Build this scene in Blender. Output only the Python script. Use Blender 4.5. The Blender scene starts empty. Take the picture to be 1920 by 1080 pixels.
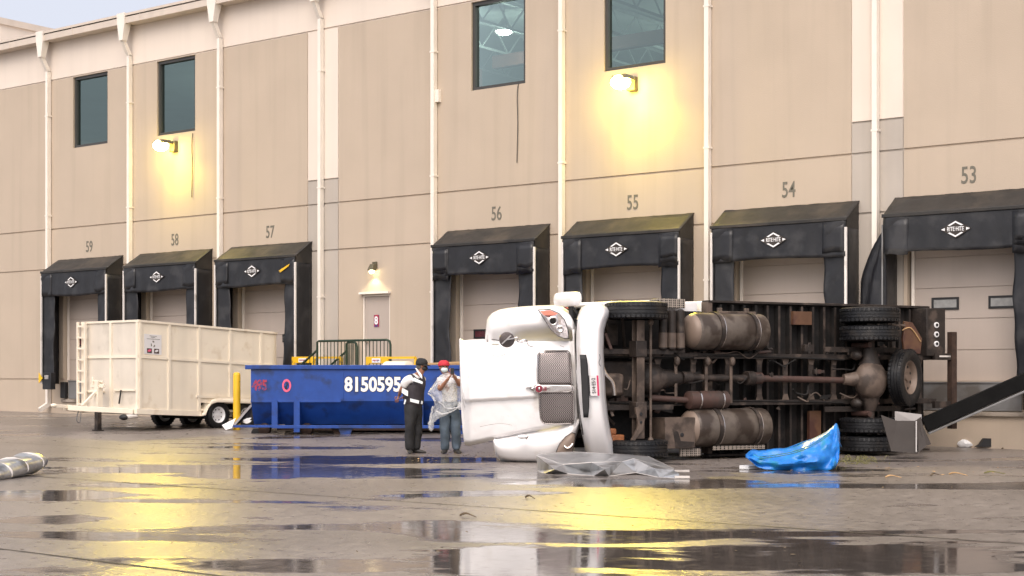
import bpy, bmesh, math, random
from mathutils import Vector, Matrix, noise
R = math.radians
random.seed(7)
sc = bpy.context.scene
col = sc.collection
# ------------------------------------------------------------------ camera
F = 2871.0; TH = R(37); CT, ST = math.cos(TH), math.sin(TH)
CAMY = -28.5; CAMZ = 1.35; HY = 708.0
cd = bpy.data.cameras.new('camera'); cam = bpy.data.objects.new('camera', cd); col.objects.link(cam)
cam.location = (0, CAMY, CAMZ); cam.rotation_euler = (R(90), 0, TH)
cd.sensor_width = 36; cd.lens = 36*F/1920; cd.shift_y = (HY-540)/1920
cd.clip_start = 0.1; cd.clip_end = 2000
sc.camera = cam
# ------------------------------------------------------------------ world + sun
w = bpy.data.worlds.new('World'); sc.world = w; w.use_nodes = True
nt = w.node_tree; bg = nt.nodes['Background']
sky = nt.nodes.new('ShaderNodeTexSky'); sky.sky_type = 'NISHITA'; sky.sun_disc = False
SUN_EL, SUN_AZ = R(48), R(158)
sky.sun_elevation = SUN_EL; sky.sun_rotation = SUN_AZ
sky.air_density = 0.6; sky.dust_density = 9.0; sky.ozone_density = 1.6
mxw = nt.nodes.new('ShaderNodeMix'); mxw.data_type = 'RGBA'; mxw.inputs[0].default_value = .5; mxw.inputs[7].default_value = (5.6, 5.6, 5.9, 1)   # thin cloud veil
nt.links.new(sky.outputs[0], mxw.inputs[6]); nt.links.new(mxw.outputs[2], bg.inputs[0]); bg.inputs[1].default_value = 0.15
sd = bpy.data.lights.new('sun', 'SUN'); sun = bpy.data.objects.new('sun', sd); col.objects.link(sun)
sd.energy = 0.7; sd.angle = R(60); sd.color = (1.0, 0.90, 0.83)
dv = Vector((math.sin(SUN_AZ)*math.cos(SUN_EL), math.cos(SUN_AZ)*math.cos(SUN_EL), math.sin(SUN_EL)))
sun.rotation_euler = dv.to_track_quat('Z', 'Y').to_euler(); sun.location = (0, -40, 30)
sc.view_settings.view_transform = 'Standard'; sc.view_settings.look = 'None'
sc.view_settings.exposure = 0.62; sc.view_settings.gamma = 1.0
sc.cycles.max_bounces = 8; sc.cycles.transparent_max_bounces = 16
sc.cycles.sample_clamp_indirect = 4.0
# ------------------------------------------------------------------ geometry helpers
def CW(a, d, z): return Vector((a*CT-d*ST, CAMY+a*ST+d*CT, z))          # right, forward, up of the viewpoint
def P(px, py, d): return CW((px-960)/F*d, d, CAMZ-(py-HY)/F*d)
def gz(d): return min(max(0.0, 0.016*(d-28)), .34)
def G(px, py):
    q = (py-HY)/F; d = CAMZ/q
    if d > 28: d = (CAMZ+.448)/(q+.016)
    return CW((px-960)/F*d, d, gz(d))
def depth_of(v): return -v[0]*ST + (v[1]-CAMY)*CT
def gh(x, y): return gz(depth_of((x, y)))
def WU(px, off=0.0):
    t = (px-960)/F; Z = (-CAMY-off)/(t*ST+CT); return Z*(t*CT-ST)
def WZ(px, py, off=0.0):
    t = (px-960)/F; Z = (-CAMY-off)/(t*ST+CT); return CAMZ-(py-HY)/F*Z
ORG = {}
class MB:
    def __init__(s, mat=None): s.v = []; s.f = []; s.mi = []; s.mats = []; s.cur = 0; s.T = None; s.use(mat) if mat else None
    def use(s, m):
        if m not in s.mats: s.mats.append(m)
        s.cur = s.mats.index(m); return s
    def add(s, vs, fs):
        o = len(s.v)
        for p in vs:
            p = Vector(p); s.v.append(s.T(p) if s.T else p)
        for f in fs: s.f.append([o+i for i in f]); s.mi.append(s.cur)
        return s
    def box(s, a, b):
        x0, y0, z0 = [min(a[i], b[i]) for i in range(3)]; x1, y1, z1 = [max(a[i], b[i]) for i in range(3)]
        return s.add([(x0,y0,z0),(x1,y0,z0),(x1,y1,z0),(x0,y1,z0),(x0,y0,z1),(x1,y0,z1),(x1,y1,z1),(x0,y1,z1)],
                     [(0,3,2,1),(4,5,6,7),(0,1,5,4),(1,2,6,5),(2,3,7,6),(3,0,4,7)])
    def hexa(s, v8): return s.add(v8, [(0,3,2,1),(4,5,6,7),(0,1,5,4),(1,2,6,5),(2,3,7,6),(3,0,4,7)])
    def bar(s, p, q, w, h, up=(0,0,1)):
        p = Vector(p); q = Vector(q); d = (q-p).normalized(); u = Vector(up)
        if abs(d.dot(u)) > .98: u = Vector((1,0,0))
        sd_ = d.cross(u).normalized()*w/2; u2 = sd_.cross(d).normalized()*h/2
        return s.hexa([p-sd_-u2, p+sd_-u2, q+sd_-u2, q-sd_-u2, p-sd_+u2, p+sd_+u2, q+sd_+u2, q-sd_+u2])
    def revolve(s, o, ax, prof, n=24, closed=False):
        o = Vector(o); ax = Vector(ax).normalized(); t = Vector((0,0,1)) if abs(ax.z) < .9 else Vector((1,0,0))
        e1 = ax.cross(t).normalized(); e2 = ax.cross(e1)
        vs = []; fs = []
        for h, r in prof:
            for k in range(n):
                a = 2*math.pi*k/n; vs.append(o+ax*h+(e1*math.cos(a)+e2*math.sin(a))*max(r, 1e-4))
        m = len(prof)
        for i in range(m if closed else m-1):
            j = (i+1) % m
            for k in range(n):
                l = (k+1) % n; fs.append((i*n+k, i*n+l, j*n+l, j*n+k))
        return s.add(vs, fs)
    def cyl(s, p, q, r, r2=None, n=16, dome=0):
        p = Vector(p); q = Vector(q); L = (q-p).length; r2 = r if r2 is None else r2
        pr = [(-dome, 0), (-dome*.8, r*.6), (0, r), (L, r2), (L+dome*.8, r2*.6), (L+dome, 0)] if dome else [(0, 0), (0, r), (L, r2), (L, 0)]
        return s.revolve(p, q-p, pr, n)
    def tube(s, pts, r, n=8, sm=True):
        pts = [Vector(p) for p in pts]
        if sm and len(pts) > 2: pts = crom(pts, 5)
        vs = []; fs = []; prev = None
        for i, p in enumerate(pts):
            d = (pts[min(i+1, len(pts)-1)]-pts[max(i-1, 0)]).normalized()
            if prev is None:
                t = Vector((0,0,1)) if abs(d.z) < .9 else Vector((1,0,0)); e1 = d.cross(t).normalized()
            else: e1 = (prev-d*prev.dot(d)).normalized()
            prev = e1; e2 = d.cross(e1)
            rr = r[min(i, len(r)-1)] if isinstance(r, (list, tuple)) else r
            for k in range(n):
                a = 2*math.pi*k/n; vs.append(p+(e1*math.cos(a)+e2*math.sin(a))*rr)
        for i in range(len(pts)-1):
            for k in range(n):
                l = (k+1) % n; fs.append((i*n+k, i*n+l, (i+1)*n+l, (i+1)*n+k))
        fs.append(tuple(range(n-1, -1, -1))); fs.append(tuple((len(pts)-1)*n+k for k in range(n)))
        return s.add(vs, fs)
    def ell(s, c, r, n=16, m=10, M=None):
        c = Vector(c); r = Vector(r) if not isinstance(r, (int, float)) else Vector((r, r, r)); vs = []; fs = []
        for i in range(m+1):
            t = math.pi*i/m
            for k in range(n):
                a = 2*math.pi*k/n; q = Vector((r.x*math.sin(t)*math.cos(a), r.y*math.sin(t)*math.sin(a), r.z*math.cos(t)))
                vs.append(c+(M @ q if M else q))
        for i in range(m):
            for k in range(n):
                l = (k+1) % n; fs.append((i*n+k, (i+1)*n+k, (i+1)*n+l, i*n+l))
        return s.add(vs, fs)
    def grid(s, rows, wrap=False):
        n = len(rows[0]); vs = [p for r_ in rows for p in r_]; fs = []
        for i in range(len(rows)-1):
            for k in range(n if wrap else n-1):
                l = (k+1) % n; fs.append((i*n+k, i*n+l, (i+1)*n+l, (i+1)*n+k))
        return s.add(vs, fs)
    def prism(s, pts, off):
        n = len(pts); off = Vector(off); a = [Vector(p) for p in pts]
        return s.add(a+[p+off for p in a], [tuple(range(n)), tuple(range(2*n-1, n-1, -1))]+[(i, n+i, n+(i+1) % n, (i+1) % n) for i in range(n)])
    def text(s, body, size, M, sx=1.0, bold=0.0, ext=.004, align='CENTER'):
        c = bpy.data.curves.new('t', 'FONT'); c.body = body; c.size = size; c.align_x = align; c.align_y = 'CENTER'
        c.extrude = ext; c.offset = bold; c.resolution_u = 3
        o = bpy.data.objects.new('t', c); col.objects.link(o)
        dg = bpy.context.evaluated_depsgraph_get(); me = o.evaluated_get(dg).to_mesh()
        vs = [M @ Vector((v.co.x*sx, v.co.y, v.co.z)) for v in me.vertices]; fs = [tuple(p.vertices) for p in me.polygons]
        o.evaluated_get(dg).to_mesh_clear(); bpy.data.objects.remove(o); bpy.data.curves.remove(c)
        return s.add(vs, fs)
    def build(s, name, parent=None, smooth=40, bevel=0, solid=0, sub=0, loc=None):
        org = ORG[parent] if parent else Vector(loc or (0,0,0))
        me = bpy.data.meshes.new(name); me.from_pydata([v-org for v in s.v], [], s.f)
        for m in s.mats: me.materials.append(m)
        me.polygons.foreach_set('material_index', s.mi)
        b = bmesh.new(); b.from_mesh(me)
        if solid or sub or smooth > 60: bmesh.ops.remove_doubles(b, verts=b.verts, dist=.0004)
        if not solid: bmesh.ops.recalc_face_normals(b, faces=b.faces)
        b.to_mesh(me); b.free()
        if smooth:
            me.shade_smooth(); me.set_sharp_from_angle(angle=R(smooth))
        o = bpy.data.objects.new(name, me); col.objects.link(o)
        if parent: o.parent = parent
        else: o.location = org
        ORG[o] = org
        if solid:
            m = o.modifiers.new('solid', 'SOLIDIFY'); m.thickness = solid; m.offset = 0
        if bevel:
            m = o.modifiers.new('bev', 'BEVEL'); m.width = bevel; m.segments = 2; m.limit_method = 'ANGLE'; m.angle_limit = R(40)
        if sub:
            m = o.modifiers.new('sub', 'SUBSURF'); m.levels = sub; m.render_levels = sub
        return o
def crom(pts, k):
    out = []
    for i in range(len(pts)-1):
        p0 = pts[max(i-1, 0)]; p1 = pts[i]; p2 = pts[i+1]; p3 = pts[min(i+2, len(pts)-1)]
        for j in range(k):
            t = j/k
            out.append(.5*((2*p1)+(p2-p0)*t+(2*p0-5*p1+4*p2-p3)*t*t+(3*p1-p0-3*p2+p3)*t*t*t))
    out.append(pts[-1]); return out
def lerp1(tab, x):
    if x <= tab[0][0]: return tab[0][1:]
    for a, b in zip(tab, tab[1:]):
        if x <= b[0]:
            t = (x-a[0])/(b[0]-a[0]); return tuple(p+(q-p)*t for p, q in zip(a[1:], b[1:]))
    return tab[-1][1:]
def thing(name, label, cat, loc=(0,0,0), group=None):
    o = bpy.data.objects.new(name, None); col.objects.link(o); o.location = loc; ORG[o] = Vector(loc); o.empty_display_size = .2
    tag(o, label, cat, group); return o
def tag(o, label, cat, group=None, kind=None):
    if label: o['label'] = label
    if cat: o['category'] = cat
    if group: o['group'] = group
    if kind: o['kind'] = kind
    return o
def struct(o): o['kind'] = 'structure'; return o
def dup(root, loc, label):
    r = root.copy(); col.objects.link(r); r.location = loc; r['label'] = label; ORG[r] = Vector(loc)
    for ch in list(root.children):
        c = ch.copy(); col.objects.link(c); c.parent = r; ORG[c] = Vector(loc)
        for g in list(ch.children):
            e = g.copy(); col.objects.link(e); e.parent = c
    return r
def skin_geo(verts, edges, radii, roots=(0,), sub=2):
    me = bpy.data.meshes.new('sk'); me.from_pydata([Vector(v) for v in verts], edges, [])
    o = bpy.data.objects.new('sk', me); col.objects.link(o)
    m = o.modifiers.new('skin', 'SKIN'); m.use_smooth_shade = True
    sv = me.skin_vertices[0].data
    for i, r in enumerate(radii):
        sv[i].radius = r if isinstance(r, tuple) else (r, r); sv[i].use_root = i in roots
    if sub:
        s_ = o.modifiers.new('s', 'SUBSURF'); s_.levels = sub; s_.render_levels = sub
    bpy.context.view_layer.update()
    dg = bpy.context.evaluated_depsgraph_get(); e = o.evaluated_get(dg); m2 = e.to_mesh()
    vs = [v.co.copy() for v in m2.vertices]; fs = [tuple(p.vertices) for p in m2.polygons]
    e.to_mesh_clear(); bpy.data.objects.remove(o); bpy.data.meshes.remove(me)
    return vs, fs
# ------------------------------------------------------------------ materials
def mat(name, c, rough=.6, metal=0, var=.08, scale=3, bump=0, bscale=60, dirt=None, damt=.5, dscale=1.5, streak=0, spec=.5, coat=0, alpha=None, emit=None):
    m = bpy.data.materials.new(name); m.use_nodes = True; t = m.node_tree; b = t.nodes['Principled BSDF']
    L = t.links.new; N = t.nodes.new
    b.inputs['Roughness'].default_value = rough; b.inputs['Metallic'].default_value = metal
    b.inputs['Specular IOR Level'].default_value = spec; b.inputs['Coat Weight'].default_value = coat; b.inputs['Coat Roughness'].default_value = .08
    tc = N('ShaderNodeTexCoord'); geo = N('ShaderNodeNewGeometry')
    def nz(s_, d_=5, v=None):
        n = N('ShaderNodeTexNoise'); n.inputs['Scale'].default_value = s_; n.inputs['Detail'].default_value = d_
        L(v if v else geo.outputs['Position'], n.inputs['Vector']); return n
    n = nz(scale); mp = N('ShaderNodeMapRange'); mp.inputs[1].default_value = .25; mp.inputs[2].default_value = .75
    mp.inputs[3].default_value = 1-var; mp.inputs[4].default_value = 1+var; L(n.outputs[0], mp.inputs[0])
    mx = N('ShaderNodeMix'); mx.data_type = 'RGBA'; mx.blend_type = 'MULTIPLY'; mx.inputs[0].default_value = 1
    mx.inputs[6].default_value = (*c, 1); cb = N('ShaderNodeCombineColor')
    for i in range(3): L(mp.outputs[0], cb.inputs[i])
    L(cb.outputs[0], mx.inputs[7]); out = mx.outputs[2]
    if dirt:
        dn = nz(dscale, 8); r = N('ShaderNodeMapRange'); r.inputs[1].default_value = .62-damt*.35; r.inputs[2].default_value = .72-damt*.25
        L(dn.outputs[0], r.inputs[0]); m2 = N('ShaderNodeMix'); m2.data_type = 'RGBA'
        L(r.outputs[0], m2.inputs[0]); L(out, m2.inputs[6]); m2.inputs[7].default_value = (*dirt, 1); out = m2.outputs[2]
    if streak:
        mpn = N('ShaderNodeMapping'); mpn.inputs['Scale'].default_value = (2.2, 2.2, .09); L(geo.outputs['Position'], mpn.inputs[0])
        sn = nz(1.4, 6, mpn.outputs[0]); r = N('ShaderNodeMapRange'); r.inputs[1].default_value = .5; r.inputs[2].default_value = .75
        r.inputs[3].default_value = 1; r.inputs[4].default_value = 1-streak; L(sn.outputs[0], r.inputs[0])
        cb2 = N('ShaderNodeCombineColor')
        for i in range(3): L(r.outputs[0], cb2.inputs[i])
        m3 = N('ShaderNodeMix'); m3.data_type = 'RGBA'; m3.blend_type = 'MULTIPLY'; m3.inputs[0].default_value = 1
        L(out, m3.inputs[6]); L(cb2.outputs[0], m3.inputs[7]); out = m3.outputs[2]
    L(out, b.inputs['Base Color'])
    rn = nz(scale*2.3, 3); rr = N('ShaderNodeMapRange'); rr.inputs[3].default_value = max(.02, rough-.12); rr.inputs[4].default_value = min(1, rough+.12)
    L(rn.outputs[0], rr.inputs[0]); L(rr.outputs[0], b.inputs['Roughness'])
    if bump:
        bn = nz(bscale, 4); bp = N('ShaderNodeBump'); bp.inputs['Strength'].default_value = bump; bp.inputs['Distance'].default_value = .02
        L(bn.outputs[0], bp.inputs['Height']); L(bp.outputs[0], b.inputs['Normal'])
    if emit:
        b.inputs['Emission Color'].default_value = (*emit[0], 1); b.inputs['Emission Strength'].default_value = emit[1]
    if alpha is not None: b.inputs['Alpha'].default_value = alpha
    return m
M = {}
M['tan'] = mat('tan wall paint', (.475,.392,.305), .85, var=.045, scale=.7, bump=.2, bscale=45, streak=.09)
M['cream'] = mat('cream wall paint', (.72,.635,.55), .85, var=.03, scale=.8, bump=.1, bscale=45, streak=.04)
M['greyband'] = mat('grey band paint', (.43,.385,.335), .85, var=.05, scale=1.2, bump=.12, bscale=45, streak=.08)
M['groove'] = mat('joint shadow paint', (.40,.30,.23), .9)
M['pipe'] = mat('white downpipe paint', (.80,.74,.66), .5, var=.05, streak=.06)
M['gutter'] = mat('gutter metal', (.60,.52,.44), .5, var=.06, streak=.1)
M['frame'] = mat('bronze window frame', (.05,.048,.045), .4)
M['vinyl'] = mat('black vinyl', (.0125,.013,.0155), .42, var=.35, scale=2.5, bump=.35, bscale=5, dirt=(.032,.032,.034), damt=.3, dscale=2)
M['vinylhood'] = mat('weathered vinyl', (.022,.020,.018), .55, var=.3, scale=3, bump=.3, bscale=6, dirt=(.05,.041,.032), damt=.35, dscale=1.2, streak=.3)
M['post'] = mat('white post', (.66,.62,.58), .35, dirt=(.3,.27,.24), damt=.1)
M['white'] = mat('white sign print', (.82,.82,.82), .6, var=.03)
M['number'] = mat('number paint', (.15,.14,.11), .7, var=.2, scale=12)
M['door'] = mat('dock door panel', (.44,.375,.325), .55, var=.05, scale=1, streak=.06)
M['black'] = mat('black rubber', (.015,.015,.016), .6, var=.2)
M['tyre'] = mat('tyre rubber', (.006,.0065,.008), .45, var=.3, scale=8, dirt=(.024,.021,.019), damt=.25, dscale=5, bump=.3, bscale=50)
M['steel'] = mat('galvanised grey steel', (.2,.2,.2), .5, metal=.2, var=.12, dirt=(.12,.11,.1), damt=.3)
M['sheet'] = mat('zinc sheet', (.50,.505,.51), .34, metal=.78, var=.15, scale=4, bump=.15, bscale=6, dirt=(.22,.21,.2), damt=.25, dscale=3)
M['concrete'] = mat('dock concrete', (.34,.29,.24), .8, var=.12, scale=3, dirt=(.17,.14,.11), damt=.35, dscale=2, bump=.2)
M['yellow'] = mat('yellow paint', (.80,.48,.02), .45, var=.08, dirt=(.35,.22,.05), damt=.08, dscale=6)
M['green'] = mat('dark green rail', (.015,.035,.018), .4)
M['blue'] = mat('blue dumpster paint', (.010,.058,.29), .42, var=.15, scale=4, dirt=(.012,.035,.14), damt=.22, dscale=2.5, bump=.15, bscale=4, streak=.25)
M['rust'] = mat('rust', (.045,.025,.017), .85, var=.4, scale=9, bump=.4)
M['redprint'] = mat('red stencil', (.36,.03,.06), .6, var=.3, scale=20, dirt=(.06,.05,.18), damt=.45, dscale=14)
M['pinkprint'] = mat('pink ring', (.75,.12,.22), .6, var=.15, scale=20)
M['trailer'] = mat('cream trailer paint', (.82,.735,.60), .5, var=.04, scale=2, dirt=(.70,.60,.46), damt=.06, dscale=2.2, streak=.09)
M['trailerfront'] = mat('shaded trailer sheet', (.66,.60,.51), .5, var=.08, scale=2, dirt=(.50,.45,.37), damt=.1, dscale=1.6, streak=.08)  # greyer than the side paint: shade of the front put into the colour
M['truckwhite'] = mat('white truck paint', (.88,.865,.86), .32, var=.02, scale=1.5, coat=.12, dirt=(.72,.68,.64), damt=.1, dscale=2.4)
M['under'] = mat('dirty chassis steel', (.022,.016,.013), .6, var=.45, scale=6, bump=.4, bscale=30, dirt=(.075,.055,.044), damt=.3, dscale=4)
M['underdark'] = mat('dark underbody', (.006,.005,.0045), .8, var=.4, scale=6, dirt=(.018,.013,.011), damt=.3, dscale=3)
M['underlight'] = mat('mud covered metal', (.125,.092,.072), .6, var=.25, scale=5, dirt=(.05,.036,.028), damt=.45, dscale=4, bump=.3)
M['tank'] = mat('muddy aluminium tank', (.145,.12,.10), .42, metal=.2, var=.25, scale=3, dirt=(.05,.036,.028), damt=.6, dscale=3, streak=.3)
M['tankend'] = mat('tank end', (.22,.165,.13), .5, metal=.1, var=.1, scale=3)
M['rustbrown'] = mat('red brown exhaust', (.075,.040,.032), .6, var=.3, scale=5, dirt=(.05,.035,.03), damt=.4, dscale=5)
M['chrome'] = mat('chrome', (.62,.58,.56), .18, metal=1, var=.1)
M['lens'] = mat('clear lamp lens', (.62,.58,.58), .12, metal=.6, var=.3, scale=40, coat=.8)
M['amber'] = mat('amber lens', (.65,.13,.07), .25, var=.1)
M['plate'] = mat('plate white', (.72,.70,.70), .5, var=.04)
M['badgered'] = mat('badge enamel', (.22,.012,.03), .35)
M['beamblack'] = mat('black painted beam', (.006,.006,.006), .8, var=.3, spec=.15)
M['mirrorback'] = mat('grey mirror back', (.085,.07,.068), .35, metal=.3, var=.3, scale=20)
M['plated'] = mat('plate print', (.03,.03,.03), .6)
M['platered'] = mat('plate red', (.55,.02,.10), .5)
M['mudflap'] = mat('brown flap', (.13,.065,.035), .5, var=.2, dirt=(.07,.03,.022), damt=.5, dscale=3)
M['skin'] = mat('skin', (.32,.15,.095), .55, var=.08, scale=20)
M['hair'] = mat('grey hair', (.12,.11,.10), .8, var=.3, scale=60)
M['trousers'] = mat('black trousers', (.018,.018,.020), .8, var=.25, scale=9, bump=.6, bscale=9)
M['jeans'] = mat('blue jeans', (.078,.108,.145), .8, var=.3, scale=8, bump=.5, bscale=10)
M['shirt'] = mat('white shirt', (.78,.77,.78), .8, var=.05, scale=9, bump=.5, bscale=11)
M['vest'] = mat('dark vest', (.032,.026,.032), .75, var=.2, scale=12, bump=.3, bscale=14)
M['reflect'] = mat('reflective tape', (.8,.85,.86), .35, var=.04)
M['redcap'] = mat('red cap cloth', (.55,.03,.05), .75, var=.15, scale=20)
M['mask'] = mat('surgical mask', (.62,.75,.80), .8, var=.05, scale=30)
M['shoe'] = mat('dark shoe leather', (.03,.028,.027), .5, var=.2)
M['tarpblue'] = mat('blue tarp', (.012,.19,.62), .34, var=.25, scale=7, dirt=(.015,.22,.42), damt=.25, dscale=5, bump=.7, bscale=11)
M['tarpgreen'] = mat('green tarp band', (.03,.17,.17), .45, var=.3, scale=20)
M['litter'] = mat('leaf litter', (.12,.085,.05), .8, var=.5, scale=15)
M['grass'] = mat('grass clippings', (.16,.15,.05), .7, var=.4, scale=12)
M['wood'] = mat('timber', (.52,.33,.16), .7, var=.2, scale=8)
M['panelgrey'] = mat('grey brown panel', (.055,.048,.044), .8, spec=.2, var=.12, scale=3, dirt=(.05,.043,.038), damt=.3)
M['panellight'] = mat('light panel', (.33,.31,.30), .5, var=.1)
M['orange'] = mat('orange bottle plastic', (.30,.11,.04), .5, var=.3, scale=20)
M['int'] = mat('interior ceiling deck', (.36,.40,.38), .8, var=.1, scale=.6)
M['intdark'] = mat('interior joist', (.30,.33,.315), .7, var=.2)
M['intred'] = mat('red oxide beam', (.17,.075,.06), .6, var=.15)
M['lampbody'] = mat('bronze lamp body', (.10,.085,.05), .5)
M['glowY'] = mat('yellow lamp lens', (1,.9,.6), .3, emit=((1,.76,.14), 85)); M['glowY2'] = mat('weaker yellow lamp lens', (1,.9,.6), .3, emit=((1,.76,.16), 60))
M['glowW'] = mat('warm lamp lens', (1,.95,.8), .3, emit=((1,.86,.50), 16))
M['glowC'] = mat('cool lamp lens', (1,1,1), .3, emit=((.95,1,.92), 25))
def glass_mat(name, tint, refl):
    m = bpy.data.materials.new(name); m.use_nodes = True; t = m.node_tree; t.nodes.clear(); L = t.links.new; N = t.nodes.new
    o = N('ShaderNodeOutputMaterial'); mx = N('ShaderNodeMixShader'); tr = N('ShaderNodeBsdfTransparent'); g = N('ShaderNodeBsdfGlossy')
    lw = N('ShaderNodeFresnel'); lw.inputs[0].default_value = refl; tr.inputs[0].default_value = (*tint, 1); g.inputs['Roughness'].default_value = .03
    tcn = N('ShaderNodeNewGeometry'); nn = N('ShaderNodeTexNoise'); nn.inputs['Scale'].default_value = .9; L(tcn.outputs['Position'], nn.inputs['Vector'])
    bp = N('ShaderNodeBump'); bp.inputs['Strength'].default_value = .06; bp.inputs['Distance'].default_value = .05; L(nn.outputs[0], bp.inputs['Height']); L(bp.outputs[0], g.inputs['Normal'])
    ad = N('ShaderNodeMath'); ad.operation = 'ADD'; ad.inputs[1].default_value = .13; L(lw.outputs[0], ad.inputs[0]); g.inputs[0].default_value = (.75,.95,.92,1); L(ad.outputs[0], mx.inputs[0]); L(tr.outputs[0], mx.inputs[1]); L(g.outputs[0], mx.inputs[2]); L(mx.outputs[0], o.inputs[0]); return m
M['glass'] = glass_mat('green tinted glass', (.40,.50,.46), 1.5)
M['doorglass'] = mat('scratched door glazing', (.30,.30,.29), .35, var=.25, scale=8)
M['doorglassred'] = mat('dark red door glazing', (.09,.025,.03), .3, var=.3, scale=8)
def film(name, colr, op):
    m = bpy.data.materials.new(name); m.use_nodes = True; t = m.node_tree; t.nodes.clear(); L = t.links.new; N = t.nodes.new
    o = N('ShaderNodeOutputMaterial'); mx = N('ShaderNodeMixShader'); tr = N('ShaderNodeBsdfTransparent'); b = N('ShaderNodeBsdfPrincipled')
    b.inputs['Base Color'].default_value = (*colr, 1); b.inputs['Roughness'].default_value = .22
    ge = N('ShaderNodeNewGeometry'); n = N('ShaderNodeTexNoise'); n.inputs['Scale'].default_value = 9; n.inputs['Detail'].default_value = 6; n.inputs['Distortion'].default_value = 1.2
    L(ge.outputs['Position'], n.inputs['Vector']); r = N('ShaderNodeMapRange'); r.inputs[1].default_value = .35; r.inputs[2].default_value = .7
    r.inputs[3].default_value = op*.6; r.inputs[4].default_value = min(1, op*1.4); L(n.outputs[0], r.inputs[0])
    bp = N('ShaderNodeBump'); bp.inputs['Strength'].default_value = .9; bp.inputs['Distance'].default_value = .04; L(n.outputs[0], bp.inputs['Height']); L(bp.outputs[0], b.inputs['Normal'])
    L(r.outputs[0], mx.inputs[0]); L(tr.outputs[0], mx.inputs[1]); L(b.outputs[0], mx.inputs[2]); L(mx.outputs[0], o.inputs[0]); return m
M['film'] = film('clear plastic film', (.76,.78,.80), .42)
M['filmthick'] = film('bunched plastic film', (.8,.81,.83), .5)
# grille: woven chevron
def grille_mat():
    m = mat('woven grille', (.2,.17,.165), .35, metal=.4, var=.1); t = m.node_tree; b = t.nodes['Principled BSDF']; L = t.links.new; N = t.nodes.new
    tc = N('ShaderNodeNewGeometry'); sp = N('ShaderNodeSeparateXYZ'); L(tc.outputs['Position'], sp.inputs[0])
    def mth(op, a, b_=None):
        n = N('ShaderNodeMath'); n.operation = op
        for i, v in enumerate((a, b_)):
            if v is None: continue
            if isinstance(v, (int, float)): n.inputs[i].default_value = v
            else: L(v, n.inputs[i])
        return n.outputs[0]
    pp = mth('PINGPONG', mth('MULTIPLY', sp.outputs[2], 1.0), .05)
    s_ = mth('ADD', mth('MULTIPLY', mth('ADD', sp.outputs[0], mth('MULTIPLY', sp.outputs[1], .4)), 1.0), pp)
    tri = mth('PINGPONG', s_, .016); v = mth('GREATER_THAN', tri, .008)
    mx = N('ShaderNodeMix'); mx.data_type = 'RGBA'; L(v, mx.inputs[0]); mx.inputs[6].default_value = (.035,.028,.028,1); mx.inputs[7].default_value = (.34,.30,.29,1)
    L(mx.outputs[2], b.inputs['Base Color']); return m
M['grille'] = grille_mat()
def perf_mat():
    m = mat('perforated step plate', (.33,.28,.23), .5, metal=.3, var=.2); t = m.node_tree; b = t.nodes['Principled BSDF']; L = t.links.new; N = t.nodes.new
    g = N('ShaderNodeNewGeometry'); v = N('ShaderNodeTexVoronoi'); v.inputs['Scale'].default_value = 28; v.inputs['Randomness'].default_value = 0
    L(g.outputs['Position'], v.inputs['Vector']); r = N('ShaderNodeMath'); r.operation = 'GREATER_THAN'; r.inputs[1].default_value = .42; L(v.outputs[0], r.inputs[0])
    mx = N('ShaderNodeMix'); mx.data_type = 'RGBA'; L(r.outputs[0], mx.inputs[0]); mx.inputs[6].default_value = (.02,.016,.014,1); mx.inputs[7].default_value = (.38,.33,.28,1)
    L(mx.outputs[2], b.inputs['Base Color']); return m
M['perf'] = perf_mat()
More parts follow.
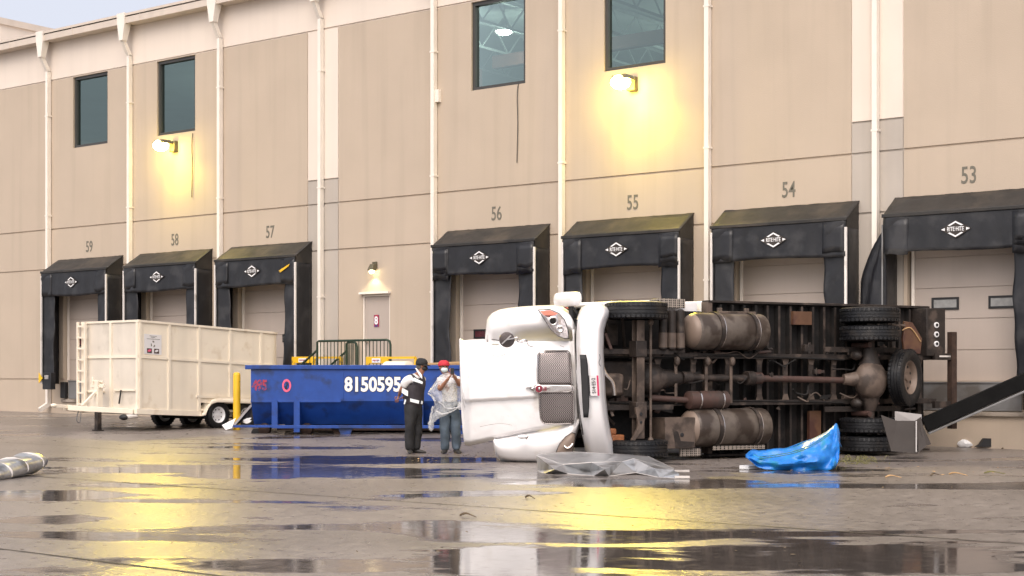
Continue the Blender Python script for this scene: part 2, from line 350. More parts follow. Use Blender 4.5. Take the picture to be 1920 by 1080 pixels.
# ground
def ground_mat():
    m = bpy.data.materials.new('wet concrete'); m.use_nodes = True; t = m.node_tree; b = t.nodes['Principled BSDF']; L = t.links.new; N = t.nodes.new
    g = N('ShaderNodeNewGeometry')
    def nz(s_, d_=6, dist=0, vec=None):
        n = N('ShaderNodeTexNoise'); n.inputs['Scale'].default_value = s_; n.inputs['Detail'].default_value = d_; n.inputs['Distortion'].default_value = dist
        L(vec if vec else g.outputs['Position'], n.inputs['Vector']); return n.outputs[0]
    def mr(v, a, b_, c=0, d=1, smooth=False):
        n = N('ShaderNodeMapRange'); n.interpolation_type = 'SMOOTHSTEP' if smooth else 'LINEAR'
        for i, x in enumerate((a, b_, c, d)): n.inputs[i+1].default_value = x
        L(v, n.inputs[0]); return n.outputs[0]
    def mth(op, a, b_=None):
        n = N('ShaderNodeMath'); n.operation = op
        for i, v in enumerate((a, b_)):
            if v is None: continue
            if isinstance(v, (int, float)): n.inputs[i].default_value = v
            else: L(v, n.inputs[i])
        return n.outputs[0]
    # puddles: where water stands (seen spots + noise)
    mpa = N('ShaderNodeMapping'); mpa.vector_type = 'TEXTURE'; mpa.inputs['Rotation'].default_value = (0,0,TH); mpa.inputs['Scale'].default_value = (1.9,.8,1); L(g.outputs['Position'], mpa.inputs[0]); pn = nz(.55, 9, .5, mpa.outputs[0]); wet = mr(pn, .54, .62, 0, .85, True)
    warp = nz(1.5, 10, .5, mpa.outputs[0])
    for (px, py, ra, rd, st) in PUDDLES:
        c = G(px, py); mp = N('ShaderNodeMapping'); mp.vector_type = 'TEXTURE'
        mp.inputs['Location'].default_value = (c.x, c.y, 0); mp.inputs['Rotation'].default_value = (0, 0, TH); mp.inputs['Scale'].default_value = (ra, rd, 1000)
        L(g.outputs['Position'], mp.inputs[0]); ln = N('ShaderNodeVectorMath'); ln.operation = 'LENGTH'; L(mp.outputs[0], ln.inputs[0])
        q = mth('ADD', ln.outputs['Value'], mth('MULTIPLY', mth('SUBTRACT', warp, .5), 2.2))
        wet = mth('MAXIMUM', wet, mth('MULTIPLY', mr(q, .78, 1.04, 1, 0, True), st))
    n1 = nz(.35, 8); n2 = nz(7, 8); n3 = nz(90, 3)
    cr = N('ShaderNodeMix'); cr.data_type = 'RGBA'; L(mr(n1, .35, .65), cr.inputs[0]); cr.inputs[6].default_value = (.165,.143,.128,1); cr.inputs[7].default_value = (.235,.205,.185,1)
    c2 = N('ShaderNodeMix'); c2.data_type = 'RGBA'; c2.blend_type = 'MULTIPLY'; c2.inputs[0].default_value = 1; L(cr.outputs[2], c2.inputs[6])
    vv = mth('MULTIPLY', mr(n2, .3, .7, .72, 1.22), mr(nz(60, 4), .3, .7, .65, 1.3)); cb = N('ShaderNodeCombineColor')
    for i in range(3): L(vv, cb.inputs[i])
    L(cb.outputs[0], c2.inputs[7]); c3 = N('ShaderNodeMix'); c3.data_type = 'RGBA'; L(mth('MULTIPLY', wet, .75), c3.inputs[0]); L(c2.outputs[2], c3.inputs[6]); c3.inputs[7].default_value = (.035,.028,.024,1)
    L(c3.outputs[2], b.inputs['Base Color'])
    rough = mth('ADD', mth('MULTIPLY', wet, -.27), mr(n2, .3, .7, .26, .38)); rough = mth('MAXIMUM', rough, .03)
    L(rough, b.inputs['Roughness']); b.inputs['IOR'].default_value = 1.33; b.inputs['Specular IOR Level'].default_value = .5
    bh = mth('ADD', mth('MULTIPLY', n3, .35), mth('MULTIPLY', nz(15, 5), 1.5))
    bp = N('ShaderNodeBump'); bp.inputs['Distance'].default_value = .012; L(mr(wet, 0, .8, .42, .02), bp.inputs['Strength']); L(bh, bp.inputs['Height'])
    L(bp.outputs[0], b.inputs['Normal']); return m
#           px,  py,  ra,  rd, strength
PUDDLES = [(700, 862, 2.6, 1.3, 1), (560, 885, 2.6, 1.6, .95), (330, 880, 2.2, 1.2, .9), (1000, 1048, 1.05, 1.3, 1), (1640, 1045, 1.5, 1.1, 1), (1380, 1000, 1.5, .34, .95), (1330, 1062, 1.3, .30, .95),
           (1500, 880, 1.4, 1.0, .95), (1180, 905, 1.9, .8, .9), (60, 930, 1.2, .9, .9), (560, 1060, 1.0, .5, .8), (110, 975, .6, .5, .7)]
M['ground'] = ground_mat()
M['jointline'] = mat('pavement joint filler', (.03,.024,.02), .6)
# ================================================================== GROUND
mb = MB(M['ground'])
ds = [-60, 0, 8, 14, 20, 24, 26, 27, 28, 29, 30, 32, 34, 36, 40, 44, 49.2, 52, 60, 90, 140, 260]; rows = []
for d in ds: rows.append([CW(a, d, (gz(d-.4)+gz(d)+gz(d+.4))/3) for a in [-260,-120,-60,-40,-30,-20,-12,-6,0,6,12,18,26,40,90,200]])
mb.grid(rows)
struct(mb.build('ground', smooth=80))
mb = MB(M['jointline'])
def joint(y0, sl, x0, x1, wd=.03):
    n = 40
    for i in range(n):
        xa = x0+(x1-x0)*i/n; xb = x0+(x1-x0)*(i+1)/n; w_ = wd*(.7+.6*random.random()); ya = y0+sl*xa; yb = y0+sl*xb
        mb.add([(xa, ya-w_, gh(xa, ya)+.004), (xb, yb-w_, gh(xb, yb)+.004), (xb, yb, gh(xb, yb)+.004), (xa, ya, gh(xa, ya)+.004)], [(0,1,2,3)])
joint(-16.2, -.028, -45, 8); joint(-21.6, -.03, -20, 4); joint(-10.3, -.01, -45, -17, .02)
struct(mb.build('pavement_joint', smooth=0))
# ================================================================== WAREHOUSE
BAY = 3.78; U0 = -27.56
def bay(k): return U0+BAY*k
def bc(k): return bay(k)+BAY/2
wh = thing('warehouse', 'long tan warehouse wall with cream top band, downpipes and numbered dock doors', 'warehouse', (bc(0), 0, 0))
WX0, WX1, WT = -75.0, 12.0, 11.45
holes = []
WIN = [-3, -2, 1, 2]
for k in WIN: holes.append((bc(k)-.8, bc(k)+.8, 8.17, 10.27))
DOCK = {59:-3, 58:-2, 57:-1, 56:1, 55:2, 54:3, 53:4}
for n_, k in DOCK.items(): holes.append((bc(k)-1.27, bc(k)+1.27, 1.28, 3.95))
D8 = (WU(680), WU(731))
holes.append((D8[0], D8[1], 1.28, 3.42))
gw = .022
zg = [1.30, 4.61, 5.81, 10.30]
ub = [bay(k) for k in range(-3, 6)]
bands = [bay(0), bay(4)]
us = {WX0, WX1}; zs = {-.3, WT}
for h in holes: us |= {h[0], h[1]}; zs |= {h[2], h[3]}
for z in zg: zs |= {z-gw, z+gw}
for u in bands: us |= {u-.53, u+.53, u-.53-gw, u+.53+gw}
zs |= {6.43-gw, 6.43+gw}
us = sorted(us); zs = sorted(zs)
def celld(u, z):
    for h in holes:
        if h[0] < u < h[1] and h[2] < z < h[3]: return None
    for g_ in zg:
        if abs(z-g_) < gw: return .03
    for b_ in bands:
        if .53 < abs(u-b_) < .53+gw and z < 10.3: return .02
        if abs(u-b_) < .53 and abs(z-6.43) < gw: return .03
    return 0
def cellm(u, z):
    if z > 10.3-gw: return M['cream']
    for b_ in bands:
        if abs(u-b_) < .53+gw: return M['cream'] if z > 6.43 else M['greyband']
    return M['tan']
mb = MB(M['tan'])
nu, nz_ = len(us)-1, len(zs)-1
D = [[celld((us[i]+us[i+1])/2, (zs[j]+zs[j+1])/2) for j in range(nz_)] for i in range(nu)]
for i in range(nu):
    for j in range(nz_):
        d = D[i][j]
        if d is None: continue
        u0, u1, z0, z1 = us[i], us[i+1], zs[j], zs[j+1]
        mb.use(cellm((u0+u1)/2, (z0+z1)/2)); mb.add([(u0,d,z0),(u1,d,z0),(u1,d,z1),(u0,d,z1)], [(0,1,2,3)])
        for di, dj, e in ((1,0,((u1,z0),(u1,z1))), (-1,0,((u0,z0),(u0,z1))), (0,1,((u0,z1),(u1,z1))), (0,-1,((u0,z0),(u1,z0)))):
            a, b_ = i+di, j+dj
            if not (0 <= a < nu and 0 <= b_ < nz_): continue
            o_ = D[a][b_]; e2 = .22 if o_ is None else o_
            if e2 > d: (p, q) = e; mb.add([(p[0],d,p[1]),(q[0],d,q[1]),(q[0],e2,q[1]),(p[0],e2,p[1])], [(0,1,2,3)])
mb.build('wall', wh, smooth=0)
# interior shell
mb = MB(M['int'])
mb.add([(WX0,.24,11.1),(WX1,.24,11.1),(WX1,34,11.1),(WX0,34,11.1)], [(0,1,2,3)])
mb.add([(WX0,34,0),(WX1,34,0),(WX1,34,11.1),(WX0,34,11.1)], [(0,1,2,3)])
mb.add([(WX0,.24,0),(WX0,34,0),(WX0,34,11.1),(WX0,.24,11.1)], [(0,1,2,3)]); mb.add([(WX1,.24,0),(WX1,34,0),(WX1,34,11.1),(WX1,.24,11.1)], [(0,1,2,3)])
mb.add([(WX0,.24,.4),(WX1,.24,.4),(WX1,34,.4),(WX0,34,.4)], [(0,1,2,3)])
mb.build('interior_shell', wh, smooth=0)
mb = MB(M['intdark'])
for x in [WX0+1.9*i for i in range(46)]:
    if x < -29 or x > -8: continue
    mb.bar((x, .4, 10.95), (x, 33, 10.95), .08, .08); mb.bar((x, .4, 10.3), (x, 33, 10.3), .06, .06)
    y = .5
    while y < 26: mb.bar((x, y, 10.3), (x, y+.6, 10.95), .035, .035); mb.bar((x, y+.6, 10.95), (x, y+1.2, 10.3), .035, .035); y += 1.2
mb.build('roof_joist', wh, smooth=0)
mb = MB(M['intred'])
for y in (5.2, 14.5, 24): mb.bar((-26, y, 10.1), (-6, y, 10.1), .22, .34)
for y in (5.2, 14.5):
    for k in (-4, -2, 0, 2, 4): mb.bar((bay(k)+.9, y, .4), (bay(k)+.9, y, 10), .25, .25)
mb.build('roof_girder', wh, smooth=0)
# roof slab, gutter, parapet
mb = MB(M['gutter']).box((WX0, .24, 11.12), (WX1, 34.2, 11.45)); mb.box((WX0, 0.002, 11.45), (WX1, 34.2, 11.6)); mb.build('roof', wh, smooth=0)
mb = MB(M['gutter']); mb.box((WX0, -.34, 11.42), (WX1, -.003, 11.46)); mb.box((WX0, -.36, 11.42), (WX1, -.34, 11.68)); mb.box((WX0, -.38, 11.63), (WX1, -.36, 11.70)); mb.box((WX0, -.36, 11.60), (WX1, -.003, 11.64))
x = WX0+1
while x < WX1: mb.box((x, -.368, 11.42), (x+.03, -.36, 11.63)); x += 3.05
mb.build('gutter', wh, smooth=0)
for k in range(-3, 6):
    u = bay(k); mb = MB(M['pipe'])
    pw = .052
    # conductor head, elbow and leader
    mb.hexa([(u-.17,-.40,11.42),(u+.17,-.40,11.42),(u+.17,-.05,11.42),(u-.17,-.05,11.42),(u-.17,-.41,11.72),(u+.17,-.41,11.72),(u+.17,-.05,11.72),(u-.17,-.05,11.72)])
    mb.hexa([(u-.08,-.40,10.95),(u+.08,-.40,10.95),(u+.08,-.24,10.95),(u-.08,-.24,10.95),(u-.16,-.40,11.42),(u+.16,-.40,11.42),(u+.16,-.16,11.42),(u-.16,-.16,11.42)])
    mb.hexa([(u-pw,-.15,10.55),(u+pw,-.15,10.55),(u+pw,-.02,10.55),(u-pw,-.02,10.55),(u-pw,-.38,10.97),(u+pw,-.38,10.97),(u+pw,-.25,10.97),(u-pw,-.25,10.97)])
    gl = gh(u, -.1)
    mb.box((u-pw, -.15, gl+.22), (u+pw, -.02, 10.57))
    mb.bar((u, -.085, gl+.26), (u-.04, -.36, gl+.09), .12, .12)
    for z in (9.2, 6.2, 3.4, 1.1): mb.box((u-pw-.02, -.155, z), (u+pw+.02, -.003, z+.04))
    if k == 1: mb.box((u+.04, -.1, 8.0), (u+.16, -.003, 8.3))
    mb.build('downpipe', wh, smooth=0)
for k in WIN:
    c = bc(k); mb = MB(M['frame'])
    mb.box((c-.8, .05, 8.17), (c-.72, .2, 10.27)); mb.box((c+.72, .05, 8.17), (c+.8, .2, 10.27)); mb.box((c-.72, .05, 8.17), (c+.72, .2, 8.25)); mb.box((c-.72, .05, 10.19), (c+.72, .2, 10.27))
    wn = mb.build('window', wh, smooth=0)
    mb = MB(M['glass']); mb.add([(c-.72,.13,8.25),(c+.72,.13,8.25),(c+.72,.13,10.19),(c-.72,.13,10.19)], [(0,1,2,3)]); mb.build('pane', wn, smooth=0)
for n_, k in DOCK.items():
    c = bc(k); mb = MB(M['door'])
    z = 1.28
    while z < 3.9:
        mb.box((c-1.2, .15, z+.006), (c+1.2, .2, min(z+.60, 3.95)-.006)); z += .60
    mb.box((c-1.2, .17, 1.28), (c+1.2, .19, 3.95))
    dr = mb.build('dock_door', wh, smooth=0, bevel=.004)
    for sx in (-.56, .56):
        x0 = c+sx-.27; x1 = c+sx+.27; g = MB(M['black']); z0, z1 = 2.28, 2.50
        if k == 4: z0, z1 = 2.66, 2.90
        g.box((x0, .125, z0), (x1, .15, z0+.04)); g.box((x0, .125, z1-.04), (x1, .15, z1)); g.box((x0, .125, z0+.04), (x0+.04, .15, z1-.04)); g.box((x1-.04, .125, z0+.04), (x1, .15, z1-.04))
        fr = g.build('door_window', dr, smooth=0)
        g.__init__(M['doorglassred'] if n_ in (56, 59) else M['doorglass']); g.box((x0+.04, .138, z0+.04), (x1-.04, .149, z1-.04)); g.build('door_glazing', dr, smooth=0)
    for s_ in (-1, 1): MB(M['pipe']).box((c+s_*1.2-.03, .11, 1.28), (c+s_*1.2+.03, .149, 3.95)).build('door_track', wh, smooth=0)
    mb = MB(M['steel']); mb.box((c-.98, -.04, .72), (c+.98, -.003, 1.24)); mb.box((c-.98, -.06, 1.24), (c+.98, .12, 1.272)); mb.build('dock_leveler', wh, smooth=0, bevel=.005)
    mb = MB(M['concrete']); mb.box((c-1.3, -.07, .62), (c+1.3, -.003, .70)); mb.build('dock_ledge', wh, smooth=0, bevel=.01)
    for s_ in (-1, 1):
        mb = MB(M['black']); mb.box((c+s_*1.14-.11, -.13, .74), (c+s_*1.14+.11, -.003, 1.22)); mb.build('dock_bumper', wh, smooth=0, bevel=.012)
    WM = Matrix(((1,0,0,0),(0,0,-1,-.004),(0,1,0,0),(0,0,0,1)))
    mb = MB(M['number']); mb.text(str(n_), .46, Matrix.Translation((c-.04, 0, 5.19)) @ WM, sx=.70, bold=.005, ext=.002); mb.build('dock_number', wh, smooth=0)
# door 8
mb = MB(M['door']); mb.box((D8[0]+.04, .06, 1.3), (D8[1]-.04, .1, 3.38))
d8 = mb.build('entrance_door', wh, smooth=0, bevel=.004)
mb = MB(M['pipe']); mb.box((D8[0]-.05, -.10, 3.44), (D8[1]+.03, -.003, 3.49)); mb.box((D8[0], .02, 1.28), (D8[0]+.035, .12, 3.42)); mb.box((D8[1]-.035, .02, 1.28), (D8[1], .12, 3.42)); mb.box((D8[0]+.035, .02, 3.385), (D8[1]-.035, .12, 3.42)); mb.build('door_frame', d8, smooth=0)
u8 = WU(703); mb = MB(M['redprint']); mb.box((u8-.075, .045, 2.62), (u8+.09, .058, 2.92)); mb.use(M['white']).text('8', .27, Matrix.Translation((u8+.005, .044, 2.77)) @ WM, sx=.9, bold=.008, ext=.002); mb.build('number_sign', d8, smooth=0)
mb = MB(M['chrome']); mb.cyl((D8[0]+.1, .06, 2.25), (D8[0]+.1, .0, 2.25), .025); mb.box((D8[0]+.09, -.02, 2.23), (D8[0]+.22, .0, 2.27)); mb.build('door_handle', d8)
# far building
fb = CW(-20.06, 60, 0)
mb = MB(M['cream']); mb.box((fb.x-40, fb.y, -.3), (fb.x, fb.y+40, 15.2)); mb.use(M['gutter']).box((fb.x-40.1, fb.y-.1, 15.2), (fb.x+.1, fb.y+40.1, 15.45))
tag(mb.build('rear_building', smooth=0, loc=(fb.x, fb.y, 0)), 'taller cream building rising behind the left end of the gutter', 'building')
# landing, stairs
x0, x1 = -26.5, -23.75
ld = thing('landing_stairs', 'raised concrete landing with steps below door 8', 'steps', (x0, -.8, 0))
mb = MB(M['concrete']); mb.box((x0, -1.55, 0), (x1, -.01, 1.27)); mb.build('landing', ld, smooth=0, bevel=.01)
mb = MB(M['concrete'])
for i in range(6): mb.box((x0-.28*(i+1), -1.5, 0), (x0-.28*i-.002, -.02, 1.27-.18*(i+1)))
mb.build('steps', ld, smooth=0)
def rail(y, xl, xr, label, ends):
    t = thing('stair_railing', label, 'railing', (xl, y, 1.27), 'green railings at the door 8 landing')
    zt = 2.24; mb = MB(M['green']); rr = .028
    if y < -1: mb.tube([(xr, y, 1.27), (xr, y, zt-.12), (xr-.03, y, zt-.03), (xr-.12, y, zt), (xl+.05, y, zt), (xl, y, zt-.03), (xl, y, zt-.15), (xl, y, 1.27)], rr, 8, False)
    else: mb.tube([(xr, y, 1.27), (xr, y, zt-.12), (xr-.03, y, zt-.03), (xr-.12, y, zt), (xl+.05, y, zt), (xl, y, zt-.03), (xl, y, zt-.15), (xl, y, 1.27)], rr, 8, False)
    mb.tube([(xl, y, zt-.22), (xl-1.65, y, zt-1.28), (xl-1.65, y, .15)], rr, 8, False); mb.build('handrail', t)
    x = xl+.11
    while x < xr-.05: MB(M['green']).cyl((x, y, 1.36), (x, y, zt-.01), .011, n=6).build('baluster', t); x += .115
    mb = MB(M['green']); mb.cyl((xl, y, 1.36), (xr, y, 1.36), .014, n=6)
    for i in range(1, 13): xx = xl-.127*i; zz = -.643*.127*i; mb.cyl((xx, y, zt-.22+zz), (xx, y, 1.36+zz), .011, n=6)
    mb.build('lower_rail', t)
rail(-1.5, -26.3, -23.92, 'long dark green railing along the front of the landing', 1)
rail(-.12, -26.62, -26.26, 'short dark green railing against the wall beside door 8', 1)
# yellow guard frames
def guard(px0, px1, pxe, off, label, ztop=None):
    ua, ub_, ue = WU(px0, off), WU(px1, off), WU(pxe, off); y = -off; zt = WZ(px0, 669, off)
    g0 = gh(ua, y)
    t = thing('guard_frame', label, 'guard frame', (ua, y, g0), 'yellow steel guard frames behind the dumpster')
    mb = MB(M['yellow']); mb.box((ua, y-.06, zt-.16), (ub_, y, zt)); mb.build('top_beam', t, bevel=.006)
    for x in (ua, ub_-.09): MB(M['yellow']).box((x, y-.058, g0), (x+.09, y-.002, zt-.162)).build('post', t, bevel=.006)
    mb = MB(M['yellow']); mb.bar((ub_, y-.03, zt-.03), (ue, y-.03, zt-.03), .05, .05); mb.bar((ue, y-.03, zt-.03), (ue, y-.03, g0), .05, .05); mb.build('side_bar', t, smooth=0)
    mb = MB(M['white']); xm = (ua+ub_)/2; mb.box((xm-.14, y-.07, zt-.14), (xm+.12, y-.061, zt-.04)); mb.use(M['redprint'])
    for i in range(5): mb.box((xm-.11+.042*i, y-.073, zt-.1-.01*(i % 2)), (xm-.08+.042*i, y-.07, zt-.07))
    mb.build('warning_sticker', t, smooth=0)
    mb = MB(M['panellight']); mb.box((ua+.1, y+.02, zt-.42), (ub_-.1, y+.3, zt-.24)); mb.build('cross_panel', t, smooth=0)
    return (ua, ub_, ue, zt)
q = guard(550, 592, 641, 1.0, 'left yellow guard frame with sticker behind the sloping handrail')
q2 = guard(689, 730, 781, 1.9, 'right yellow guard frame with red lettered sticker, beside the capped man')
tk = MB(M['trailer']); zt = q2[3]
tk.cyl((q2[1]+.12, -2.1, zt-.33), (q2[2]-.05, -2.1, zt-.33), .22, n=24, dome=.06)
tk.use(M['black']).box((q2[1]+.2, -2.25, gh(q2[1], -2.1)), (q2[1]+.26, -1.95, zt-.5)); tk.box((q2[2]-.2, -2.25, gh(q2[1], -2.1)), (q2[2]-.14, -1.95, zt-.5))
tag(tk.build('storage_tank', loc=(q2[1]+.4, -2.1, gh(q2[1], -2.1))), 'cream cylinder tank lying under the bar of the right yellow frame', 'tank')
mb = MB(M['concrete'])
for i in range(12):
    xa = -62+1.7*i; xb = xa+1.69; mb.hexa([(xa,-.75,gh(xa,-.8)-.1),(xb,-.75,gh(xb,-.8)-.1),(xb,-.003,gh(xb,-.8)-.1),(xa,-.003,gh(xa,-.8)-.1),(xa,-.72,gh(xa,-.8)+.10),(xb,-.72,gh(xb,-.8)+.10),(xb,-.003,gh(xb,-.8)+.12),(xa,-.003,gh(xa,-.8)+.12)])
struct(mb.build('kerb', smooth=0, bevel=.01))
# ================================================================== DOCK SHELTERS
SD = .58
def wav(z, ph, amp): return amp*math.sin(z*4.1+ph)+amp*.6*math.sin(z*9.3+ph*2.1)
def make_shelter(c, label, left=True, full=True, mess=0, zb=1.16):
    t = thing('dock_shelter', label, 'dock shelter', (c, 0, 0), 'black dock shelters along the wall')
    H = 1.5; rnd = random.Random(int(abs(c)*10))
    # sloping hood
    mb = MB(M['vinylhood']); rows = []
    for j in range(7):
        q = j/6; row = []
        for i in range(25):
            x = -H-.02+(2*H+.04)*i/24; sag = -.02*math.sin(math.pi*((i % 8)/8))*math.sin(math.pi*q)+.006*rnd.uniform(-1, 1)
            row.append((c+x, -.004-SD*q-.02*q, 4.87-.40*q+sag))
        rows.append(row)
    mb.grid(rows); mb.build('hood', t, solid=.012, smooth=50)
    for s_ in (-1, 1):
        mb = MB(M['vinylhood']); x = c+s_*H
        mb.prism([(x, -.004, 4.86), (x, -SD, 4.46), (x, -SD, 4.30), (x, -.004, 4.30)], (-s_*.02, 0, 0))
        mb.build('hood_cheek', t, smooth=0)
    # side panels
    for s_ in (-1, 1):
        mb = MB(M['vinyl']); rows = []
        for j in range(24):
            z = zb+(4.3-zb)*j/23; rows.append([(c+s_*(H-.01)+wav(z, s_*2+i+mess, .007)*math.sin(math.pi*i/5), -.004-SD*i/5+.004, z) for i in range(6)])
        mb.grid(rows)
        mb.build('side_panel', t, solid=.02, smooth=60)
    # curtains
    for s_ in ((-1, 1) if left else (1,)):
        mb = MB(M['vinyl']); rows = []
        for j in range(30):
            z = zb+(3.86-zb)*j/29; row = []
            for i in range(9):
                q = i/8; x = s_*(H-.02-.47*q*(1+.06*math.sin(z*2.2+mess+s_)+.03*math.sin(z*7+mess)))
                row.append((c+x, -SD+.02+wav(z+q, mess+s_*3, .010)*q+.05*q, z))
            rows.append(row)
        mb.grid(rows); mb.build('side_curtain', t, solid=.014, smooth=60)
    # header
    mb = MB(M['vinyl']); rows = []
    for j in range(12):
        q = j/11; row = []
        for i in range(37):
            x = -H+2*H*i/36; e = abs(x)/H
            z = 4.47-(.73+.018*math.sin(x*2.3+mess))*q
            y = -SD-.022-.012*math.sin(i*1.3+mess)*q-.02*math.sin(q*6+i*.4)*(e > .7)
            row.append((c+x, y, z))
        rows.append(row)
    mb.grid(rows); mb.build('header_curtain', t, solid=.014, smooth=60)
    mb = MB(M['vinylhood']); mb.box((c-H-.03, -SD-.06, 4.43), (c+H+.03, -SD-.005, 4.50)); mb.build('hood_edge', t, bevel=.01)
    # layered corner flaps
    for s_ in (-1, 1):
        mb = MB(M['vinyl'])
        for L_ in range(3 if (s_ > 0 or mess == 0) and mess in (0, 4.4, .4) else 1):
            x0 = c+s_*(H-.03); x1 = c+s_*(H-.50+.02*L_); zt = 4.40-.02*L_; zb_ = (3.66+.12*L_ if mess in (0, 4.4, .4) else 3.80)+rnd.uniform(-.05, .05)
            y = -SD-.038-.007*L_; rows = []
            for j in range(6):
                q = j/5; rows.append([(x0+(x1-x0)*i/5, y-.008*math.sin(i*1.9+L_+mess+q*2)*q-.006*q, zt+(zb_-zt)*q+.02*math.sin(i*1.1+mess+L_)*q) for i in range(6)])
            mb.grid(rows)
        mb.build('corner_flap', t, solid=.005, smooth=60)
    # white corner posts
    for s_ in (-1, 1):
        if s_ < 0 and not left: continue
        MB(M['post']).box((c+s_*(H+.0)-.025, -SD-.05, zb), (c+s_*(H+.0)+.025, -SD-.026+.02, 4.36 if s_ < 0 else 4.3)).build('corner_post', t, bevel=.006)
    # sign on header
    mb = MB(M['white']); cx = c-.06; cz = 4.13; y = -SD-.062; a, b_ = .28, .15
    th = .022
    for sx in (-1, 1):
        for sz in (-1, 1):
            p = (cx+sx*.15, cz+sz*.072); q = (cx, cz+sz*b_)
            mb.add([(p[0],y,p[1]),(q[0],y,q[1]),(q[0],y,q[1]-sz*.03),(p[0]-sx*.04,y,p[1]-sz*.012)], [(0,1,2,3)])
        mb.add([(cx+sx*a,y,cz),(cx+sx*.205,y,cz+.028),(cx+sx*.205,y,cz-.028)], [(0,1,2)])
    mb.text('RITE·HITE', .115, Matrix.Translation((cx, y+.003, cz-.001)) @ WM, sx=.66, bold=.001, ext=.001)
    mb.use(M['panelgrey']).add([(cx-a-.02,y+.006,cz),(cx,y+.006,cz-b_-.02),(cx+a+.02,y+.006,cz),(cx,y+.006,cz+b_+.02)], [(0,1,2,3)])
    sg = mb.build('maker_sign', t, smooth=0)
    return t
LAB = {59:'leftmost black dock shelter under number 59 with yellow tag at its foot', 58:'black dock shelter under number 58, behind the cream trailer corner',
       57:'black dock shelter under number 57 with torn header corner showing yellow', 56:'black dock shelter under number 56, left of the truck hood',
       55:'black dock shelter under number 55, behind the truck cab', 54:'black dock shelter under number 54, behind the truck tanks',
       53:'rightmost black dock shelter under number 53, its left curtain torn aside'}
SH = {}
s56 = make_shelter(bc(1), LAB[56], mess=0.0); SH[56] = s56
for n_, ms in ((59, 1.3), (58, 2.4), (57, 3.1), (55, 4.4), (54, 5.2)): SH[n_] = make_shelter(bc(DOCK[n_]), LAB[n_], mess=ms)
SH[53] = make_shelter(bc(4), LAB[53], left=False, mess=.4)
# blown-out curtain of 53
c = bc(4); mb = MB(M['vinyl']); rows = []
for j in range(22):
    q = j/21; z = 1.2+(4.22-1.2)*q; bulge = .62*min(1, (1-q)*3.2)**.6*(1-.12*q); row = []
    for i in range(9):
        s_ = i/8; fold = .03*math.sin(s_*9+z*2.5)+.02*math.sin(s_*17+z*5)
        row.append((c-1.52-bulge*s_, -SD+.02+.25*s_+fold, z+.12*s_*(q-.5)))
    rows.append(row)
mb.grid(rows); mb.build('torn_curtain', SH[53], solid=.012, smooth=60)
mb = MB(M['steel']); mb.cyl((c-1.53, -SD-.01, 1.2), (c-1.53, -SD-.01, 4.3), .018, n=8); mb.build('curtain_rod', SH[53])
# yellow hints
c = bc(-1); mb = MB(M['yellow']); mb.prism([(c+.95,-SD-.075,4.10),(c+1.34,-SD-.075,4.26),(c+1.30,-SD-.075,4.20),(c+1.0,-SD-.075,4.05)], (0,.01,0)); mb.build('torn_lining', SH[57], smooth=0)
c = bc(-3); mb = MB(M['yellow']); mb.prism([(c-1.55,-SD-.09,1.5),(c-1.36,-SD-.09,1.33),(c-1.55,-SD-.09,1.18)], (0,.012,0)); mb.build('yellow_tag', SH[59], smooth=0)
mb = MB(M['vinyl']); mb.box((c-1.42, -SD-.05, 1.0), (c-1.02, -SD+.12, 1.5)); mb.use(M['panellight']).box((c-1.3,-SD-.07,1.3),(c-1.12,-SD-.051,1.42)); mb.build('foot_pad', SH[59], bevel=.05)
# ================================================================== LAMPS
def flood(k, label, en, gm):
    c = bc(k); z = 7.80
    t = thing('flood_light', label, 'wall lamp', (c, 0, z), 'yellow flood lights below the windows')
    mb = MB(M['lampbody']); mb.hexa([(c-.10,-.16,z-.16),(c+.10,-.16,z-.16),(c+.10,-.003,z-.16),(c-.10,-.003,z-.16),(c-.09,-.12,z+.15),(c+.09,-.12,z+.15),(c+.09,-.003,z+.15),(c-.09,-.003,z+.15)]); mb.build('wall_box', t, bevel=.01)
    mb = MB(M['lampbody']); mb.bar((c, -.12, z+.08), (c, -.34, z+.1), .06, .06); mb.build('arm', t, smooth=0)
    mb = MB(M['lampbody']); mb.hexa([(c-.22,-.66,z+.02),(c+.22,-.66,z+.02),(c+.22,-.3,z+.02),(c-.22,-.3,z+.02),(c-.17,-.62,z+.12),(c+.17,-.62,z+.12),(c+.17,-.33,z+.12),(c-.17,-.33,z+.12)]); mb.build('lamp_housing', t, bevel=.01)
    mb = MB(gm); mb.ell((c-.02, -.52, z-.03), (.23,.20,.16), 20, 12); mb.build('lamp_lens', t, smooth=80)  # lens ball enlarged to stand in for the lamp's glare
    ld_ = bpy.data.lights.new('flood', 'SPOT'); ld_.energy = en; ld_.color = (1, .80, .05); ld_.spot_size = R(128); ld_.spot_blend = .9; ld_.shadow_soft_size = .08
    lo = bpy.data.objects.new('lamp_light', ld_); col.objects.link(lo); lo.parent = t; lo.location = (.12, -.50, -.20); lo.rotation_euler = (R(10), R(-16), 0)
    lt = bpy.data.lights.new('flood throw', 'SPOT'); lt.energy = en*(18 if k > 0 else 11); lt.color = (1, .74, .08); lt.spot_size = R(62); lt.spot_blend = .5; lt.shadow_soft_size = .12
    l2 = bpy.data.objects.new('lamp_throw', lt); col.objects.link(l2); l2.parent = t; l2.location = (0, -.76, -.10); l2.rotation_euler = (R(-68 if k > 0 else -73), 0, R(36 if k > 0 else 50))
flood(-2, 'lit yellow flood light under the window above dock 58', 85, M['glowY2']); flood(2, 'lit yellow flood light under the window above dock 55', 130, M['glowY'])
u = WU(704); z = WZ(704, 503)
t = thing('door_light', 'small lit wall lamp with dark hood above door 8', 'wall lamp', (u, 0, z))
